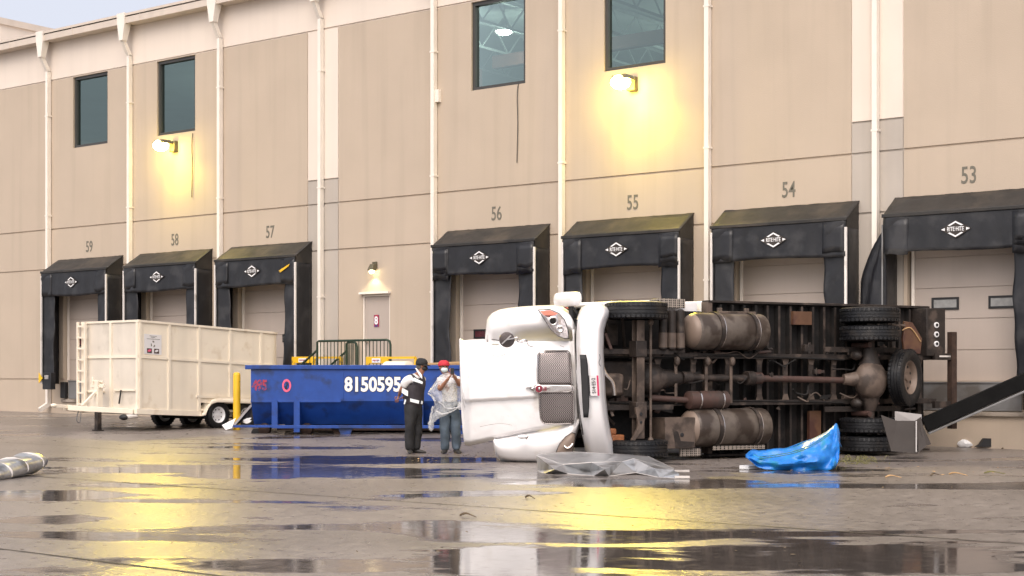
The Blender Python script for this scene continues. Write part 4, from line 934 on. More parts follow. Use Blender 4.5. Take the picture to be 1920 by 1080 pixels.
# hood mirror + broken bracket
b = MB(M['mirrorback']); c0 = P(950.5,637,23.78); b.revolve(c0, -fw, [(-.06,.02),(-.02,.09),(0,.122),(.02,.116),(.03,.07),(.032,0)], 28); hm = b.build('hood_mirror', hood)
b = MB(M['chrome']); b.bar(P(941,645,23.72), P(958,629,23.72), .02, .02); b.bar(P(948,637,23.71), P(966,634,23.74), .025, .02); b.tube([P(964,634,23.8),P(971,633,23.8),P(970,640,23.82),P(978,642,23.84),P(986,641,23.86),P(992,648,23.88),P(1000,650,23.9),P(1006,647,23.9)],.010,6); b.tube([P(976,640,23.84),P(985,637,23.85),P(988,642,23.86),P(980,644,23.85)],.012,6); b.build('mirror_arm', hm)
b = MB(M['underdark']); b.tube([P(922,636,23.95),P(935,638,23.86),P(946,638,23.8)],.007,6); b.build('mirror_stay', hm)
b = MB(M['white']); b.ell(P(979,819,24.0), (.09,.06,.035), 12, 8); b.use(M['chrome']).tube([P(982,819,23.98),P(990,818,23.98),P(986,824,23.98)],.012,6); b.build('hood_bracket', tr)
# side mirror
b = MB(M['truckwhite']); pr = []
for (px, r_) in ((1038,.03),(1040,.09),(1044,.11),(1060,.118),(1080,.112),(1087,.10),(1090,.06),(1091,.0)):
    pr.append([P(px, 561-.0*(px-1038)-(px-1064)*.06, 24.3)+(up*math.cos(a)*r_+fw*math.sin(a)*r_*.7) for a in [2*math.pi*k/16 for k in range(16)]])
b.grid(pr, True); sm_ = b.build('side_mirror', tr, smooth=80)
b = MB(M['black']); b.bar(P(1070,572,24.35), P(1072,612,24.35), .05, .05); b.bar(P(1073,574,24.35), P(1085,592,24.4), .03, .03); b.bar(P(1071,590,24.35), P(1080,640,24.45), .06, .03); b.bar(P(1079,600,24.4), P(1082,640,24.5), .02, .02); b.build('mirror_arm', sm_, smooth=0)
# ================================================================== DUMPSTER
dg = thing('roll_off_dumpster', 'blue steel roll-off dumpster with white number and yellow machines behind', 'dumpster', tuple(CW(-3.2, 34.5, .1)))
def DT(p): x, y, z = p; return CW(x, 34+y, z)
def DM(m): b_ = MB(m); b_.T = DT; return b_
X0, X1 = -5.80, -.35; ZT = 1.555; ZM = .83; ZB = .30
b = DM(M['blue']); b.prism([(X0,.0,ZT),(X0,.0,ZM),(X0,.42,ZB),(X0,1.95,ZB),(X0,2.3,ZM),(X0,2.3,ZT),(X0,2.25,ZT),(X0,2.25,ZM),(X0,1.9,ZB+.05),(X0,.47,ZB+.05),(X0,.05,ZM),(X0,.05,ZT)], (X1-X0,0,0)); b.build('body', dg, smooth=0, bevel=.008)
b = DM(M['blue']); b.box((X0-.12,-.05,ZT-.02),(X1+.05,.09,ZT+.075)); b.box((X0-.12,2.2,ZT-.02),(X1+.05,2.34,ZT+.075)); b.box((X0-.10,.092,ZT-.018),(X0,2.198,ZT+.073)); b.build('top_rim', dg, bevel=.01)
b = DM(M['blue']); b.box((X0-.003,.052,ZM),(X0+.04,2.248,ZT-.022)); b.prism([(X0+.02,.06,ZM),(X0+.02,.45,ZB+.06),(X0+.02,1.9,ZB+.06),(X0+.02,2.2,ZM)], (.03,0,0)); b.build('end_panel', dg, smooth=0)
for xx in (-5.33, -4.84, -2.1, -.8):
    b = DM(M['blue']); b.box((xx,-.045,ZB-.16 if xx in (-4.84,) else ZB-.02),(xx+.13,-.002,ZM+.02 if xx < -4 else ZM)); b.prism([(xx,-.002,ZM),(xx,-.002,ZB),(xx,.40,ZB)], (.13,0,0)) ; b.build('rib', dg, smooth=0)
b = DM(M['blue']); b.box((-5.33,-.05,ZB-.075),(X1,.12,ZB-.005)); b.box((-6.2,.02,ZB-.06),(-5.33,.14,ZB-.005)); b.box((X0,-.012,ZM-.03),(-3.8,-.002,ZM+.02)); b.box((-3.78,-.010,ZM+.02),(-3.74,-.002,ZT-.03)); b.build('side_frame', dg, bevel=.008)
for xx in (-3.7, -1.1): b = DM(M['blue']); b.prism([(xx-.16,.02,ZB-.08),(xx+.16,.02,ZB-.08),(xx+.08,.02,.03),(xx-.08,.02,.03)], (0,.1,0)); b.use(M['rust']).prism([(xx-.34,.1,ZB-.08),(xx-.1,.1,ZB-.08),(xx-.08,.1,.03),(xx-.2,.1,.03)], (0,.1,0)); b.build('foot', dg, smooth=0)
for xx in (-5.55, -4.6, -.6): b = DM(M['rust']); b.cyl((xx,.25,.2),(xx,.55,.2),.13,n=18); b.use(M['black']).cyl((xx-.2,.3,.12),(xx-.2,.5,.12),.09,n=14); b.build('roller', dg)
b = DM(M['rust']); b.box((-5.3,.5,.16),(X1-.1,.6,.28)); b.box((-5.3,1.7,.16),(X1-.1,1.8,.28)); b.build('skid_rail', dg, smooth=0)
DMx = frameM(right, up, -fw, DT((0,-.006,0)))
def dpos(px, py): d = 34; return Vector(((px-960)/F*d, CAMZ-(py-HY)/F*d, 0))
b = MB(M['white']); q = dpos(697.5, 722); b.text('8150595', .435, DMx @ Matrix.Translation((q.x+.02, q.y, 0)), sx=.83, bold=.016, ext=.003); b.use(M['underdark']).text('8150595', .435, DMx @ Matrix.Translation((q.x+.02, q.y, -.003)), sx=.83, bold=.028, ext=.001); b.build('phone_number', dg, smooth=0)
b = MB(M['redprint']); q = dpos(487, 723); b.text('495', .30, DMx @ Matrix.Translation((q.x, q.y, 0)), sx=.74, bold=.016, ext=.003); b.build('unit_number', dg, smooth=0)
b = MB(M['pinkprint']); q = dpos(537.5, 723); ring = []
for rr in (1.0, .62): ring.append([DMx @ Vector((q.x+.10*rr*math.cos(a), q.y+.145*rr*math.sin(a)*(1 if rr == 1 else 1.05), .004)) for a in [2*math.pi*k/24 for k in range(24)]])
b.grid(ring, True); b.use(M['black']).add([DMx @ Vector((q.x+x, q.y+y, .005)) for x, y in ((-.03,-.08),(.01,-.09),(.0,-.02),(.03,.02),(.02,.07),(-.01,.06),(-.0,.01),(-.035,-.02))], [tuple(range(8))]); b.build('emblem', dg, smooth=0)
mb = MB(M['wood'])
for k in range(5): mb.bar(P(782+k*6, 683+k*.8, 35.0+.1*k), P(866, 679+k*2.6, 34.7+.12*k), .05, .035)
tag(mb.build('timber_scrap', smooth=0, loc=tuple(P(830,684,34.9))), 'light timber lengths poking out of the blue dumpster', 'timber')
# ================================================================== TRAILER
tl = thing('box_trailer', 'cream steel box trailer with ladder and recycling notice, parked by the blue dumpster', 'trailer', tuple(CW(-9, 37, .14)))
C5, S5 = math.cos(R(50)), math.sin(R(50))
def TT(p): s_, w_, h = p; return CW(-8.51+C5*s_-S5*w_, 35+S5*s_+C5*w_, h-.045*s_)
def LM(m): b_ = MB(m); b_.T = TT; return b_
Ls, Ww, Ht, Hb = 4.26, 2.2, 2.62, .64
b = LM(M['trailer'])
b.box((0,-.0,Hb),(1.69,.02,Ht)); b.box((1.69,.0,Hb+.36),(3.75,.02,Ht)); b.box((3.75,0,Hb),(3.98,.02,Ht)); b.box((0,Ww-.02,Hb),(3.98,Ww,Ht)); b.box((.03,.03,Hb),(4.2,Ww-.03,Hb+.05))
n = 8; rows = []
for k in range(n+1):
    a = math.pi/2*k/n; rows.append([(3.98+.28*math.sin(a), .28-.28*math.cos(a), Hb+.3), (3.98+.28*math.sin(a), .28-.28*math.cos(a), Ht)])
b.grid(rows); b.box((4.24,.28,Hb),(4.26,Ww,Ht)); b.build('box_panels', tl, smooth=60)
b = LM(M['trailerfront']); b.box((-.02,.0,Hb),(0,Ww,Ht)); b.build('front_panel', tl, smooth=0)
b = LM(M['trailer'])
for s_ in (.0,.82,1.69,2.63,3.6): b.box((s_-.035 if s_ else -.03, -.03, Hb if s_ < 1.8 else Hb+.36),(s_+.035,-.002,Ht-.001))
b.box((-.03,-.035,Ht),(4.0,.04,Ht+.05)); b.box((-.035,-.025,1.80),(4.0,-.003,1.86)); b.box((1.6,-.034,Hb+.31),(3.9,-.004,Hb+.37))
b.box((-.05,-.03,Ht+.001),(.03,Ww+.03,Ht+.052)); b.box((-.05,0,1.80),(-.021,Ww,1.86))
for w_ in (.04,1.05,2.16): b.box((-.055,w_-.04,Hb),(-.0215,w_+.04,Ht))
rows = [[(3.98+(.28+e)*math.sin(math.pi/2*k/8), .28-(.28+e)*math.cos(math.pi/2*k/8), z) for e, z in ((.03,Ht),(.03,Ht+.05),(-.02,Ht+.05),(-.02,Ht))] for k in range(9)]; b.grid(rows)
rows = [[(3.98+(.28+.025)*math.sin(math.pi/2*k/8), .28-(.28+.025)*math.cos(math.pi/2*k/8), z) for z in (1.80,1.86)] for k in range(9)]; b.grid(rows)
b.build('frame_ribs', tl, smooth=50)
b = LM(M['trailer']); b.box((-.1,-.03,Hb-.13),(1.75,.07,Hb-.002)); b.box((-.1,Ww-.1,Hb-.13),(4.2,Ww,Hb-.002)); b.box((1.75,.12,Hb-.12),(4.2,.2,Hb-.002)); b.box((-.1,.072,Hb-.12),(0,Ww-.102,Hb-.003))
b.bar((-.1,.1,Hb-.07),(-1.2,1.04,Hb-.03),.08,.12); b.bar((-.1,Ww-.1,Hb-.07),(-1.2,1.16,Hb-.03),.08,.12); b.bar((-1.1,1.1,Hb),(-1.5,1.1,Hb+.0),.09,.08); b.ell((-1.52,1.1,Hb+.01),(.09,.06,.05),10,8); b.build('chassis', tl, bevel=.008)
b = LM(M['trailer']); b.box((-.42,1.02,Hb),(-.28,1.16,Hb+.62)); b.bar((-.78,1.1,Hb+.02),(-.35,1.1,Hb+.42),.06,.06); b.bar((-.36,.85,Hb+.50),(-.36,1.36,Hb+.50),.06,.08); b.bar((-.36,.9,Hb+.6),(-.36,1.25,Hb+.62),.05,.03); b.cyl((-.36,1.3,Hb+.45),(-.36,1.3,Hb+.7),.025,n=8); b.bar((-.05,.1,Hb+.42),(-.05,.9,Hb+.42),.03,.05); b.bar((-.05,1.3,Hb+.38),(-.05,2.1,Hb+.38),.03,.05); b.use(M['black']).bar((-.12,.62,Hb+.1),(-.08,.6,Hb+.42),.03,.03); b.build('winch_post', tl, bevel=.006)
b = LM(M['under']); b.box((-.42,1.03,.12),(-.30,1.15,Hb-.02)); b.box((-.46,.99,.10),(-.26,1.19,.13)); b.build('jack_leg', tl, bevel=.01)
b = LM(M['steel']); b.tube([(-.95,1.0,Hb-.1),(-1.0,1.0,Hb-.3),(-.9,1.02,Hb-.35),(-.85,1.05,Hb-.12)],.012,6); b.build('safety_chain', tl)
b = LM(M['trailer'])
for w_ in (1.93, 2.22): b.box((-.16,w_-.025,Hb-.04),(-.11,w_+.025,Ht+.04))
for k in range(8): b.box((-.155,1.955,Hb+.06+k*.262),(-.115,2.195,Hb+.10+k*.262))
b.box((-.11,1.93,Ht-.1),(-.056,1.95,Ht-.06)); b.build('ladder', tl, smooth=0)
# fender over two wheels
b = LM(M['trailer']); rows = []
pf = [(1.69,Hb-.12),(1.80,Hb-.10),(1.88,Hb+.06),(1.98,Hb+.17),(2.15,Hb+.22),(3.35,Hb+.22),(3.5,Hb+.15),(3.6,Hb+.02),(3.66,Hb-.1)]
for w_ in (-.12, .2): rows.append([(s_, w_, z) for s_, z in pf])
b.grid(rows); b.add([(s_, -.12, z) for s_, z in pf]+[(s_, -.12, z+.10 if 1.9 < s_ < 3.5 else z+.06) for s_, z in pf], [(i, i+1, len(pf)+i+1, len(pf)+i) for i in range(len(pf)-1)])
b.box((1.69,-.004,Hb+.2),(3.75,.018,Hb+.36)); b.build('wheel_fender', tl, solid=.015, smooth=50)
b = LM(M['underdark']); b.box((1.75,.22,Hb-.1),(3.7,.25,Hb+.33)); b.cyl((2.25,.1,.49),(2.25,2.1,.49),.04,n=8); b.cyl((3.11,.1,.52),(3.11,2.1,.52),.04,n=8); b.build('axles', tl)
for s_ in (2.25, 3.11):
    for w_, sg in ((.02,-1),(2.1,1)):
        c2 = TT((s_, w_, .56)); a2 = (TT((s_, w_+sg, .56))-c2).normalized(); wheel(tl, c2, a2, .325, .20, M['white'], None, 8, 28)
b = LM(M['plate']); b.box((.12,-.012,1.90),(.60,-.004,2.36)); 
b.T = None; XS = (TT((1,0,0))-TT((0,0,0))).normalized(); NS = XS.cross(up).normalized()
def SP(s_, h, o=.002): return TT((s_, -.012, h))-TT((0,0,0))+TT((0,0,0))+NS*o
b.use(M['number'])
for (yy, wd) in ((2.315,.19),(2.285,.12),(2.245,.34)):
    x = .36-wd/2
    while x < .36+wd/2: l = random.uniform(.012,.03); b.add([SP(x,yy),SP(x+l,yy),SP(x+l,yy+.012+.006*random.random()),SP(x,yy+.014)], [(0,1,2,3)]); x += l+.007
for k in range(3):
    a0 = math.pi/2+k*2*math.pi/3
    pts = []
    for (da, r_) in ((-.75,.048),(-.75,.078),(.05,.086),(.05,.098),(.35,.062),(.05,.035),(.05,.048)): pts.append(SP(.36+r_*.8*math.cos(a0+da), 2.135+r_*math.sin(a0+da)))
    b.add(pts, [tuple(range(len(pts)))])
for x in (.19,.39):
    b.use(M['rustbrown']).add([SP(x,1.925),SP(x+.14,1.925),SP(x+.14,2.035),SP(x,2.035)], [(0,1,2,3)]); b.use(M['pinkprint'] if x < .3 else M['plate']).add([SP(x+.07+.05*math.cos(t_),1.985+.028*math.sin(t_)+.01*math.cos(t_),.004) for t_ in [2*math.pi*k/12 for k in range(12)]], [tuple(range(12))])
b.build('recycling_notice', tl, smooth=0)
# ================================================================== BOLLARD, BANNER
g0 = G(444, 806); mb = MB(M['yellow']); mb.revolve(g0, (0,0,1), [(0,.085),(1.28,.085),(1.32,.078),(1.345,.05),(1.35,0)], 24)
tag(mb.build('bollard', loc=tuple(g0)), 'round yellow steel bollard standing in front of the trailer wheels', 'bollard')
bn = thing('crumpled_banner', 'bent white, grey and dark green sheet folded round the yellow bollard foot', 'debris', tuple(G(465, 806)))
dB = depth_of(g0)
def PB(x, y, o=0): return P(x, y, dB+o)
b = MB(M['white']); b.prism([PB(416,797,-.2),PB(442,784,-.15),PB(434,803,-.25),PB(423,806,-.3)], fw*.02); b.build('white_sheet', bn, smooth=0)
b = MB(M['vinylhood']); b.prism([PB(434,803,-.22),PB(471,760,.12),PB(480,790,.2),PB(474,789,.1),PB(462,786,.05),PB(452,792,0)], fw*.02); b.build('dark_sheet', bn, smooth=0)
b = MB(M['panellight']); b.prism([PB(432,801,-.24),PB(470,758,.10),PB(473,761,.10),PB(435,804,-.24)], fw*.05); b.prism([PB(471,760,.1),PB(474,760,.1),PB(494,791,.3),PB(482,791,.3)], fw*.02); b.use(M['white']).prism([PB(455,788,-.02),PB(463,784,-.02),PB(472,783,-.02),PB(466,790,-.02),PB(460,791,-.02)], fw*.01); b.prism([PB(474,768,.08),PB(478,775,.08),PB(483,791,.1),PB(478,789,.1)], fw*.01); b.build('folded_edge', bn, smooth=0)
b = MB(M['green']); b.prism([PB(475,757,.4),PB(483,760,.4),PB(502,780,.45),PB(497,790,.45),PB(487,782,.4)], fw*.04); b.use(M['white']); b.prism([PB(481,761,.38),PB(484,764,.38),PB(485,770,.38),PB(482,767,.38)], fw*.01); b.prism([PB(487,767,.38),PB(491,770,.38),PB(490,775,.38),PB(486,773,.38)], fw*.01); b.prism([PB(496,791,.35),PB(506,782,.35),PB(510,786,.35),PB(510,792,.35)], fw*.02); b.build('green_sheet', bn, smooth=0)
# ================================================================== LOOSE SHEETS AND DEBRIS
def crumple(name, label, cat, rows, m_, sol=.006, n=6, amp=.02, seed=1, extra=None, group=None):
    rn = random.Random(seed); b_ = MB(m_); fine = []
    cols = [crom([Vector(p) for p in r_], n) for r_ in rows]
    m2 = len(cols[0])
    for i in range(len(cols)-1):
        for k in range(n):
            t_ = k/n; fine.append([cols[i][j].lerp(cols[i+1][j], t_) for j in range(m2)])
    fine.append(cols[-1])
    for i, r_ in enumerate(fine):
        for j, p in enumerate(r_):
            q_ = p*4; d_ = noise.noise(q_)*amp*1.6+abs(noise.noise(q_*2.3))*amp; fine[i][j] = p+Vector((d_*.4, -d_*.6, d_*.6))
    b_.grid(fine); lo_ = min(v.z for r_ in fine for v in r_)
    return tag(b_.build(name, solid=sol, smooth=35, loc=tuple(fine[0][0])), label, cat, group)
def GG(px, py, z=0): v = G(px, py); return Vector((v.x, v.y, v.z+z))
# long crumpled duct sheet in front of the truck
ms = thing('crumpled_metal_sheet', 'long silver metal sheet, crumpled, lying before the truck bumper', 'sheet metal', tuple(G(1140, 895)))
SV = dict(a=(95,145,22.15), b=(110,315,22.1), c=(190,348,21.6), r1=(390,245,21.7), d=(450,352,21.4), e=(740,375,21.05), s=(690,330,21.75), r2=(720,222,21.55), t=(1060,215,21.6), f=(910,378,21.0), r3=(1190,180,21.7), g=(1210,337,21.3),
  r5=(1640,310,21.0), h=(1480,392,20.75), i=(1700,402,20.5), j=(1700,350,20.6), k1=(130,130,22.5), k2=(380,108,22.9), k3=(530,104,23.0), m1=(540,128,22.8), m2=(520,195,22.3), k4=(1000,130,22.7), m3=(870,207,22.1), k5=(1350,155,22.2), k6=(1640,292,21.3),
  x1=(300,300,21.3), x2=(860,300,20.8), x3=(1420,290,20.9))
def SQ(k): X, Y, d = SV[k]; return P(990+X/6, 830+Y/6, d)
def facets(nm, fl):
    b_ = MB(M['sheet']); ks = sorted({k for f in fl for k in f}); b_.add([SQ(k) for k in ks], [tuple(ks.index(k) for k in f) for f in fl]); o = b_.build(nm, ms, solid=.008, smooth=0)
    return o
facets('front_face', [('a','b','x1'),('b','c','x1'),('a','x1','r1'),('x1','c','d'),('r1','x1','d'),('r1','d','s'),('r1','s','r2'),('d','e','s'),('s','e','x2'),('e','f','x2'),('r2','s','x2'),('r2','x2','t'),('t','x2','f'),('t','f','g'),('t','g','r3'),('r3','g','x3'),('g','h','x3'),('r3','x3','r5'),('x3','h','r5'),('h','i','j'),('h','j','r5')])
facets('top_face', [('a','k1','k2'),('a','k2','m1'),('a','m1','m2'),('a','m2','r1'),('k2','k3','m1'),('m2','m3','r1'),('r1','m3','r2'),('m1','m3','m2'),('m1','k4','m3'),('m1','k3','k4'),('m3','t','r2'),('m3','k4','t'),('t','k4','r3'),('r3','k4','k5'),('r3','k5','k6'),('r3','k6','r5')])
for ed in (('a','r1'),('r1','r2','t'),('t','r3','r5'),('k1','k2','k3'),('k3','k4','k5','k6'),('b','c','d','e','f'),('f','g','h','i')):
    b_e = MB(M['post']); b_e.tube([SQ(k)-fw*.004 for k in ed], .005, 6, False); b_e.build('edge_highlight', ms)  # pale tubes stand in for highlights along the fold edges
for yy, dd in ((318,20.9),(385,20.5)):
    q0 = P(990+1650/6, 830+yy/6, dd); MB(M['post']).bar(q0, q0+right*.20, .03, .03).build('end_strip', ms, smooth=0)
# galvanized duct at left edge
dc = thing('duct_section', 'silver flattened duct piece with raised ribs at the left edge', 'duct', tuple(G(20, 905)))
A = P(-75, 908, 19.6); B_ = P(72, 862, 21.6); axd = (B_-A); Ld = axd.length; axn = axd.normalized(); sdv = axn.cross(up).normalized()
b = MB(M['sheet']); rows = []
for i in range(25):
    q = i/24; sc_ = 1 if q < .93 else 1-.55*(q-.93)/.07; c0 = A+axd*q; rr = []
    rib = .018 if min(abs(q-x_) for x_ in (.2,.42,.63,.84)) < .012 else 0
    for k in range(20):
        a = 2*math.pi*k/20; e = .235*sc_+rib; rr.append(c0+sdv*math.cos(a)*e*1.0+up*((math.sin(a)*(.125*sc_+rib))+.01*math.sin(q*9+k)))
    rows.append(rr)
b.grid(rows, True); b.build('duct_shell', dc, solid=.006, smooth=40)
b = MB(M['post'])
for q in (.2,.42,.63,.84):
    c0 = A+axd*q; pts = [c0+sdv*math.cos(a)*.252+up*math.sin(a)*.14 for a in [math.pi*(k/12) for k in range(-1, 14)]]; b.tube(pts, .014, 6, False)
b.build('duct_rib', dc)
b = MB(M['redprint']); b.ell(A+axd*.55-up*.13-sdv*-.12, (.05,.05,.03), 10, 6); b.build('red_tag', dc)
# blue tarp
rows = []
prof = [(1398,853,858,.05),(1410,846,867,.3),(1424,845,877,.45),(1445,843,881,.55),(1475,840,883,.6),(1502,832,884,.6),(1530,820,885,.6),(1552,808,883,.5),(1563,799,880,.35),(1569,797,872,.2),(1574,812,856,.1)]
tp = thing('blue_tarp', 'bright blue tarp with green stripe, heaped with one corner sticking up', 'tarp', tuple(G(1490, 882)))
b = MB(M['tarpblue']); rows = []
for j in range(15):
    q = j/14; row = []
    for i, (px, yt, yb, dp) in enumerate(prof):
        pt = P(px, yb+(yt-yb)*q, 22.3-.35*math.sin(math.pi*q*.9)*dp+.35*q+.1*noise.noise(Vector((i*.9,j*.35,2)))); 
        row.append(pt)
    rows.append([v for v in crom(row, 5)])
for r_i, row in enumerate(rows):
    for i, p in enumerate(row): d_ = noise.noise(p*4)*.045+abs(noise.noise(p*9))*.03; row[i] = p-fw*d_+up*d_*.5
b.grid(rows)
back = []
for j in range(6):
    q = j/5; row = []
    for i, (px, yt, yb, dp) in enumerate(prof):
        top_ = P(px, yt, 22.65); bk = P(px+4, min(yt+26, yb-4), 23.1); p = top_.lerp(bk, q); p.z = max(.02, p.z-.06*math.sin(math.pi*q)+.02*math.sin(i*1.6+q*3)); row.append(p)
    back.append(crom(row, 5))
b.use(M['tarpblue']).grid(back); b.build('tarp_sheet', tp, solid=.006, smooth=50)
b = MB(M['tarpgreen'])
for off_ in (0, 3.2):
    rows = [[P(x, y+off_+dy, 22.02-.02*off_) for dy in (0, 1.6)] for x, y in ((1424,856),(1450,853),(1480,848),(1500,842),(1520,834),(1540,822),(1556,810))]; b.grid(rows)
b.build('tarp_stripe', tp, solid=.004, smooth=50)
mb = MB(M['white']); a_ = G(1395, 880); mb.bar(a_+up*.03, G(1432, 878)+up*.03, .18, .05)
tag(mb.build('white_strip', loc=tuple(a_)), 'short white plank lying at the left end of the blue tarp', 'debris')
# broken panels under rear wheels
pn = thing('broken_panel', 'torn grey-brown plastic panels standing against the rear wheel', 'debris', tuple(G(1695, 852)))
b = MB(M['panelgrey']); b.prism([P(1652,778,25.6),P(1682,789,25.6),P(1717,789,25.6),P(1720,850,25.3),P(1671,846,25.3)], fw*.03); b.build('large_panel', pn, smooth=0)
b = MB(M['panelgrey']); b.prism([P(1717,789,25.58),P(1727,782,25.7),P(1731,800,25.6),P(1746,833,25.4),P(1737,836,25.3),P(1722,849,25.27)], fw*.03); b.build('side_panel', pn, smooth=0)
b = MB(M['panellight']); b.prism([P(1678,771,25.9),P(1728,777,25.9),P(1728,800,25.85),P(1678,790,25.9)], fw*.02); b.bar(P(1718,790,25.55), P(1718,848,25.28), .02, .02); b.build('light_panel', pn, smooth=0)
# fallen beam
A = P(1737, 806, 27.6); B_ = P(2065, 662, 27.15); mb = MB(M['beamblack']); dd = (B_-A).normalized(); nn = dd.cross(fw).normalized()
if nn.z < 0: nn = -nn
bt = thing('fallen_beam', 'long black beam with pale lower edge, leaning diagonally under door 53', 'beam', tuple(A))
mb.bar(A+nn*.10, B_+nn*.10, .14, .26, nn); mb.build('beam_web', bt, bevel=.01)
mb = MB(M['steel']); mb.bar(A-nn*.065, B_-nn*.065, .20, .035, nn); mb.build('beam_flange', bt, bevel=.006)
# cup, bag, wedge, small litter
c0 = G(1600, 850); mb = MB(M['white']); axc = (right*.9+fw*.3+up*.15).normalized(); mb.revolve(c0+up*.06, axc, [(0,0),(0,.045),(.15,.06),(.15,.054),(.01,.04)], 18); mb.use(M['orange']).revolve(c0+up*.06, axc, [(-.02,.0),(-.02,.05),(.03,.055)], 14)
tag(mb.build('paper_cup', loc=tuple(c0)), 'white paper cup lying beside the lower rear wheel', 'cup')
c0 = G(1810, 839); mb = MB(M['white']); mb.ell(c0+up*.07, (.14,.09,.09), 10, 6)
for i, v in enumerate(mb.v): mb.v[i] = v+Vector((1,.5,.6))*noise.noise(v*11)*.06
tag(mb.build('plastic_bag', smooth=30, loc=tuple(c0)), 'crumpled white bag on the ground below door 53', 'bag')
c0 = G(1848, 839); mb = MB(M['black']); d0 = depth_of(c0); mb.prism([P(1830,838,d0-.3),P(1838,833,d0-.3),P(1845,822,d0-.3),P(1861,822,d0-.3),P(1861,838,d0-.3)], fw*.12)
tag(mb.build('wheel_chock', smooth=0, loc=tuple(c0)), 'black rubber wedge standing at the wall right of the white bag', 'wedge')
# junk near trailer
c0 = G(232, 788); mb = MB(M['post']); mb.cyl(c0+right*.1+up*.1, c0+right*.38+up*.14, .08, n=14); mb.use(M['black']).ell(c0+up*.08, (.16,.1,.08), 10, 6)
tag(mb.build('pipe_scrap', loc=tuple(c0)), 'white pipe stub and black scrap on the ground under the trailer tongue', 'debris')
# scattered litter
rnd = random.Random(11)
def scatter(m_, spots, n, smin, smax, name, label):
    mb = MB(m_)
    for _ in range(n):
        x0_, x1_, y0_, y1_ = rnd.choice(spots); p = G(rnd.uniform(x0_, x1_), rnd.uniform(y0_, y1_)); s_ = rnd.uniform(smin, smax); a = rnd.uniform(0, 6.28)
        u_ = Vector((math.cos(a), math.sin(a), rnd.uniform(-.1,.25)))*s_; v_ = Vector((-math.sin(a), math.cos(a), rnd.uniform(-.3,.3)))*s_*rnd.uniform(.15,.6); o = p+up*(.008+abs(u_.z)+abs(v_.z))
        mb.add([o-u_, o-v_, o+u_, o+v_], [(0,1,2,3)])
    return tag(mb.build(name, smooth=0), label, 'litter', kind='stuff')
sp = [(740,930,846,866),(1400,1760,845,885),(180,900,795,850),(1240,1500,855,880),(150,520,785,812),(0,1900,860,1060)]
scatter(M['litter'], sp[:5], 900, .01, .045, 'leaf_litter', 'brown leaf fragments strewn over the wet yard near truck and dumpster')
scatter(M['litter'], [(0,1900,870,1070)], 150, .008, .03, 'leaf_crumbs', 'dark leaf crumbs scattered over the near wet pavement')
scatter(M['wood'], [(740,920,848,864),(1450,1700,855,890),(1700,1900,860,892)], 110, .01, .04, 'straw_bits', 'pale straw bits by the two men and right of the blue tarp')
mb = MB(M['grass'])
for _ in range(60):
    p = G(rnd.gauss(1600, 26), rnd.uniform(861, 872)); a = rnd.uniform(0, 6.28); l = rnd.uniform(.05,.2); mb.tube([p+up*.01, p+Vector((math.cos(a)*l*.5, math.sin(a)*l*.5, rnd.uniform(.02,.1))), p+Vector((math.cos(a)*l, math.sin(a)*l, .01))], .004, 4)
tag(mb.build('grass_clump', smooth=0), 'yellow-green grass tuft washed up right of the blue tarp', 'grass', kind='stuff')
for i, (xa, ya, xb, yb, m_, lab) in enumerate(((1660,896,1690,897,'wood','pale stick on the pavement below the broken panels'),(1745,893,1762,892,'litter','short brown twig on the pavement below the fallen beam'),(1779,890,1814,893,'wood','light curved bark strip right of the brown twig'),(1845,888,1885,890,'grass','yellow-green stalk on the pavement near the right edge'),
        (1878,842,1915,838,'litter','brown branch lying along the wall at the right edge'),(862,968,893,972,'litter','dark twig on the near pavement below the two men'),(985,934,1003,937,'litter','small brown twig left of the yellow lamp reflection'))):
    a_ = G(xa, ya); b_ = G(xb, yb); mb = MB(M[m_]); mb.tube([a_+up*.01, a_.lerp(b_, .4)+up*.035+fw*.03, b_+up*.012], [.006,.012,.010,.014,.012,.010,.008,.006,.006,.005,.004], 6)
    tag(mb.build('twig', loc=tuple(a_)), lab, 'twig', 'sticks on the pavement')
# ================================================================== PEOPLE
def chain(pts, rad): return [(i, i+1) for i in range(len(pts)-1)]
def hand(mb, wrist, dirv, palm_n, curl, right_thumb=1, s_=1.0):
    dirv = dirv.normalized(); palm_n = (palm_n-dirv*palm_n.dot(dirv)).normalized(); side = dirv.cross(palm_n).normalized()*right_thumb
    w0 = wrist; p1 = w0+dirv*.045*s_; p2 = w0+dirv*.085*s_
    vs, fs = skin_geo([w0-dirv*.01, p1, p2], [(0,1),(1,2)], [(.026,.018),(.036,.016),(.036,.014)], sub=1); mb.add(vs, fs)
    for k, (off, ln) in enumerate(((-.027,.068),(-.009,.078),(.009,.072),(.026,.056))):
        pts = [p2-dirv*.015+side*off]; d_ = dirv.copy(); seg = ln/3
        for j in range(3):
            d_ = (d_*math.cos(curl*(.6+.25*j))+palm_n*math.sin(curl*(.6+.25*j))).normalized(); pts.append(pts[-1]+d_*seg)
        vs, fs = skin_geo(pts, [(0,1),(1,2),(2,3)], [.009,.0088,.008,.007], sub=1); mb.add(vs, fs)
    pts = [w0+dirv*.03+side*-.03, w0+dirv*.05+side*-.052+palm_n*.01, w0+dirv*.075+side*-.05+palm_n*.03]
    vs, fs = skin_geo(pts, [(0,1),(1,2)], [.012,.0105,.0085], sub=1); mb.add(vs, fs)
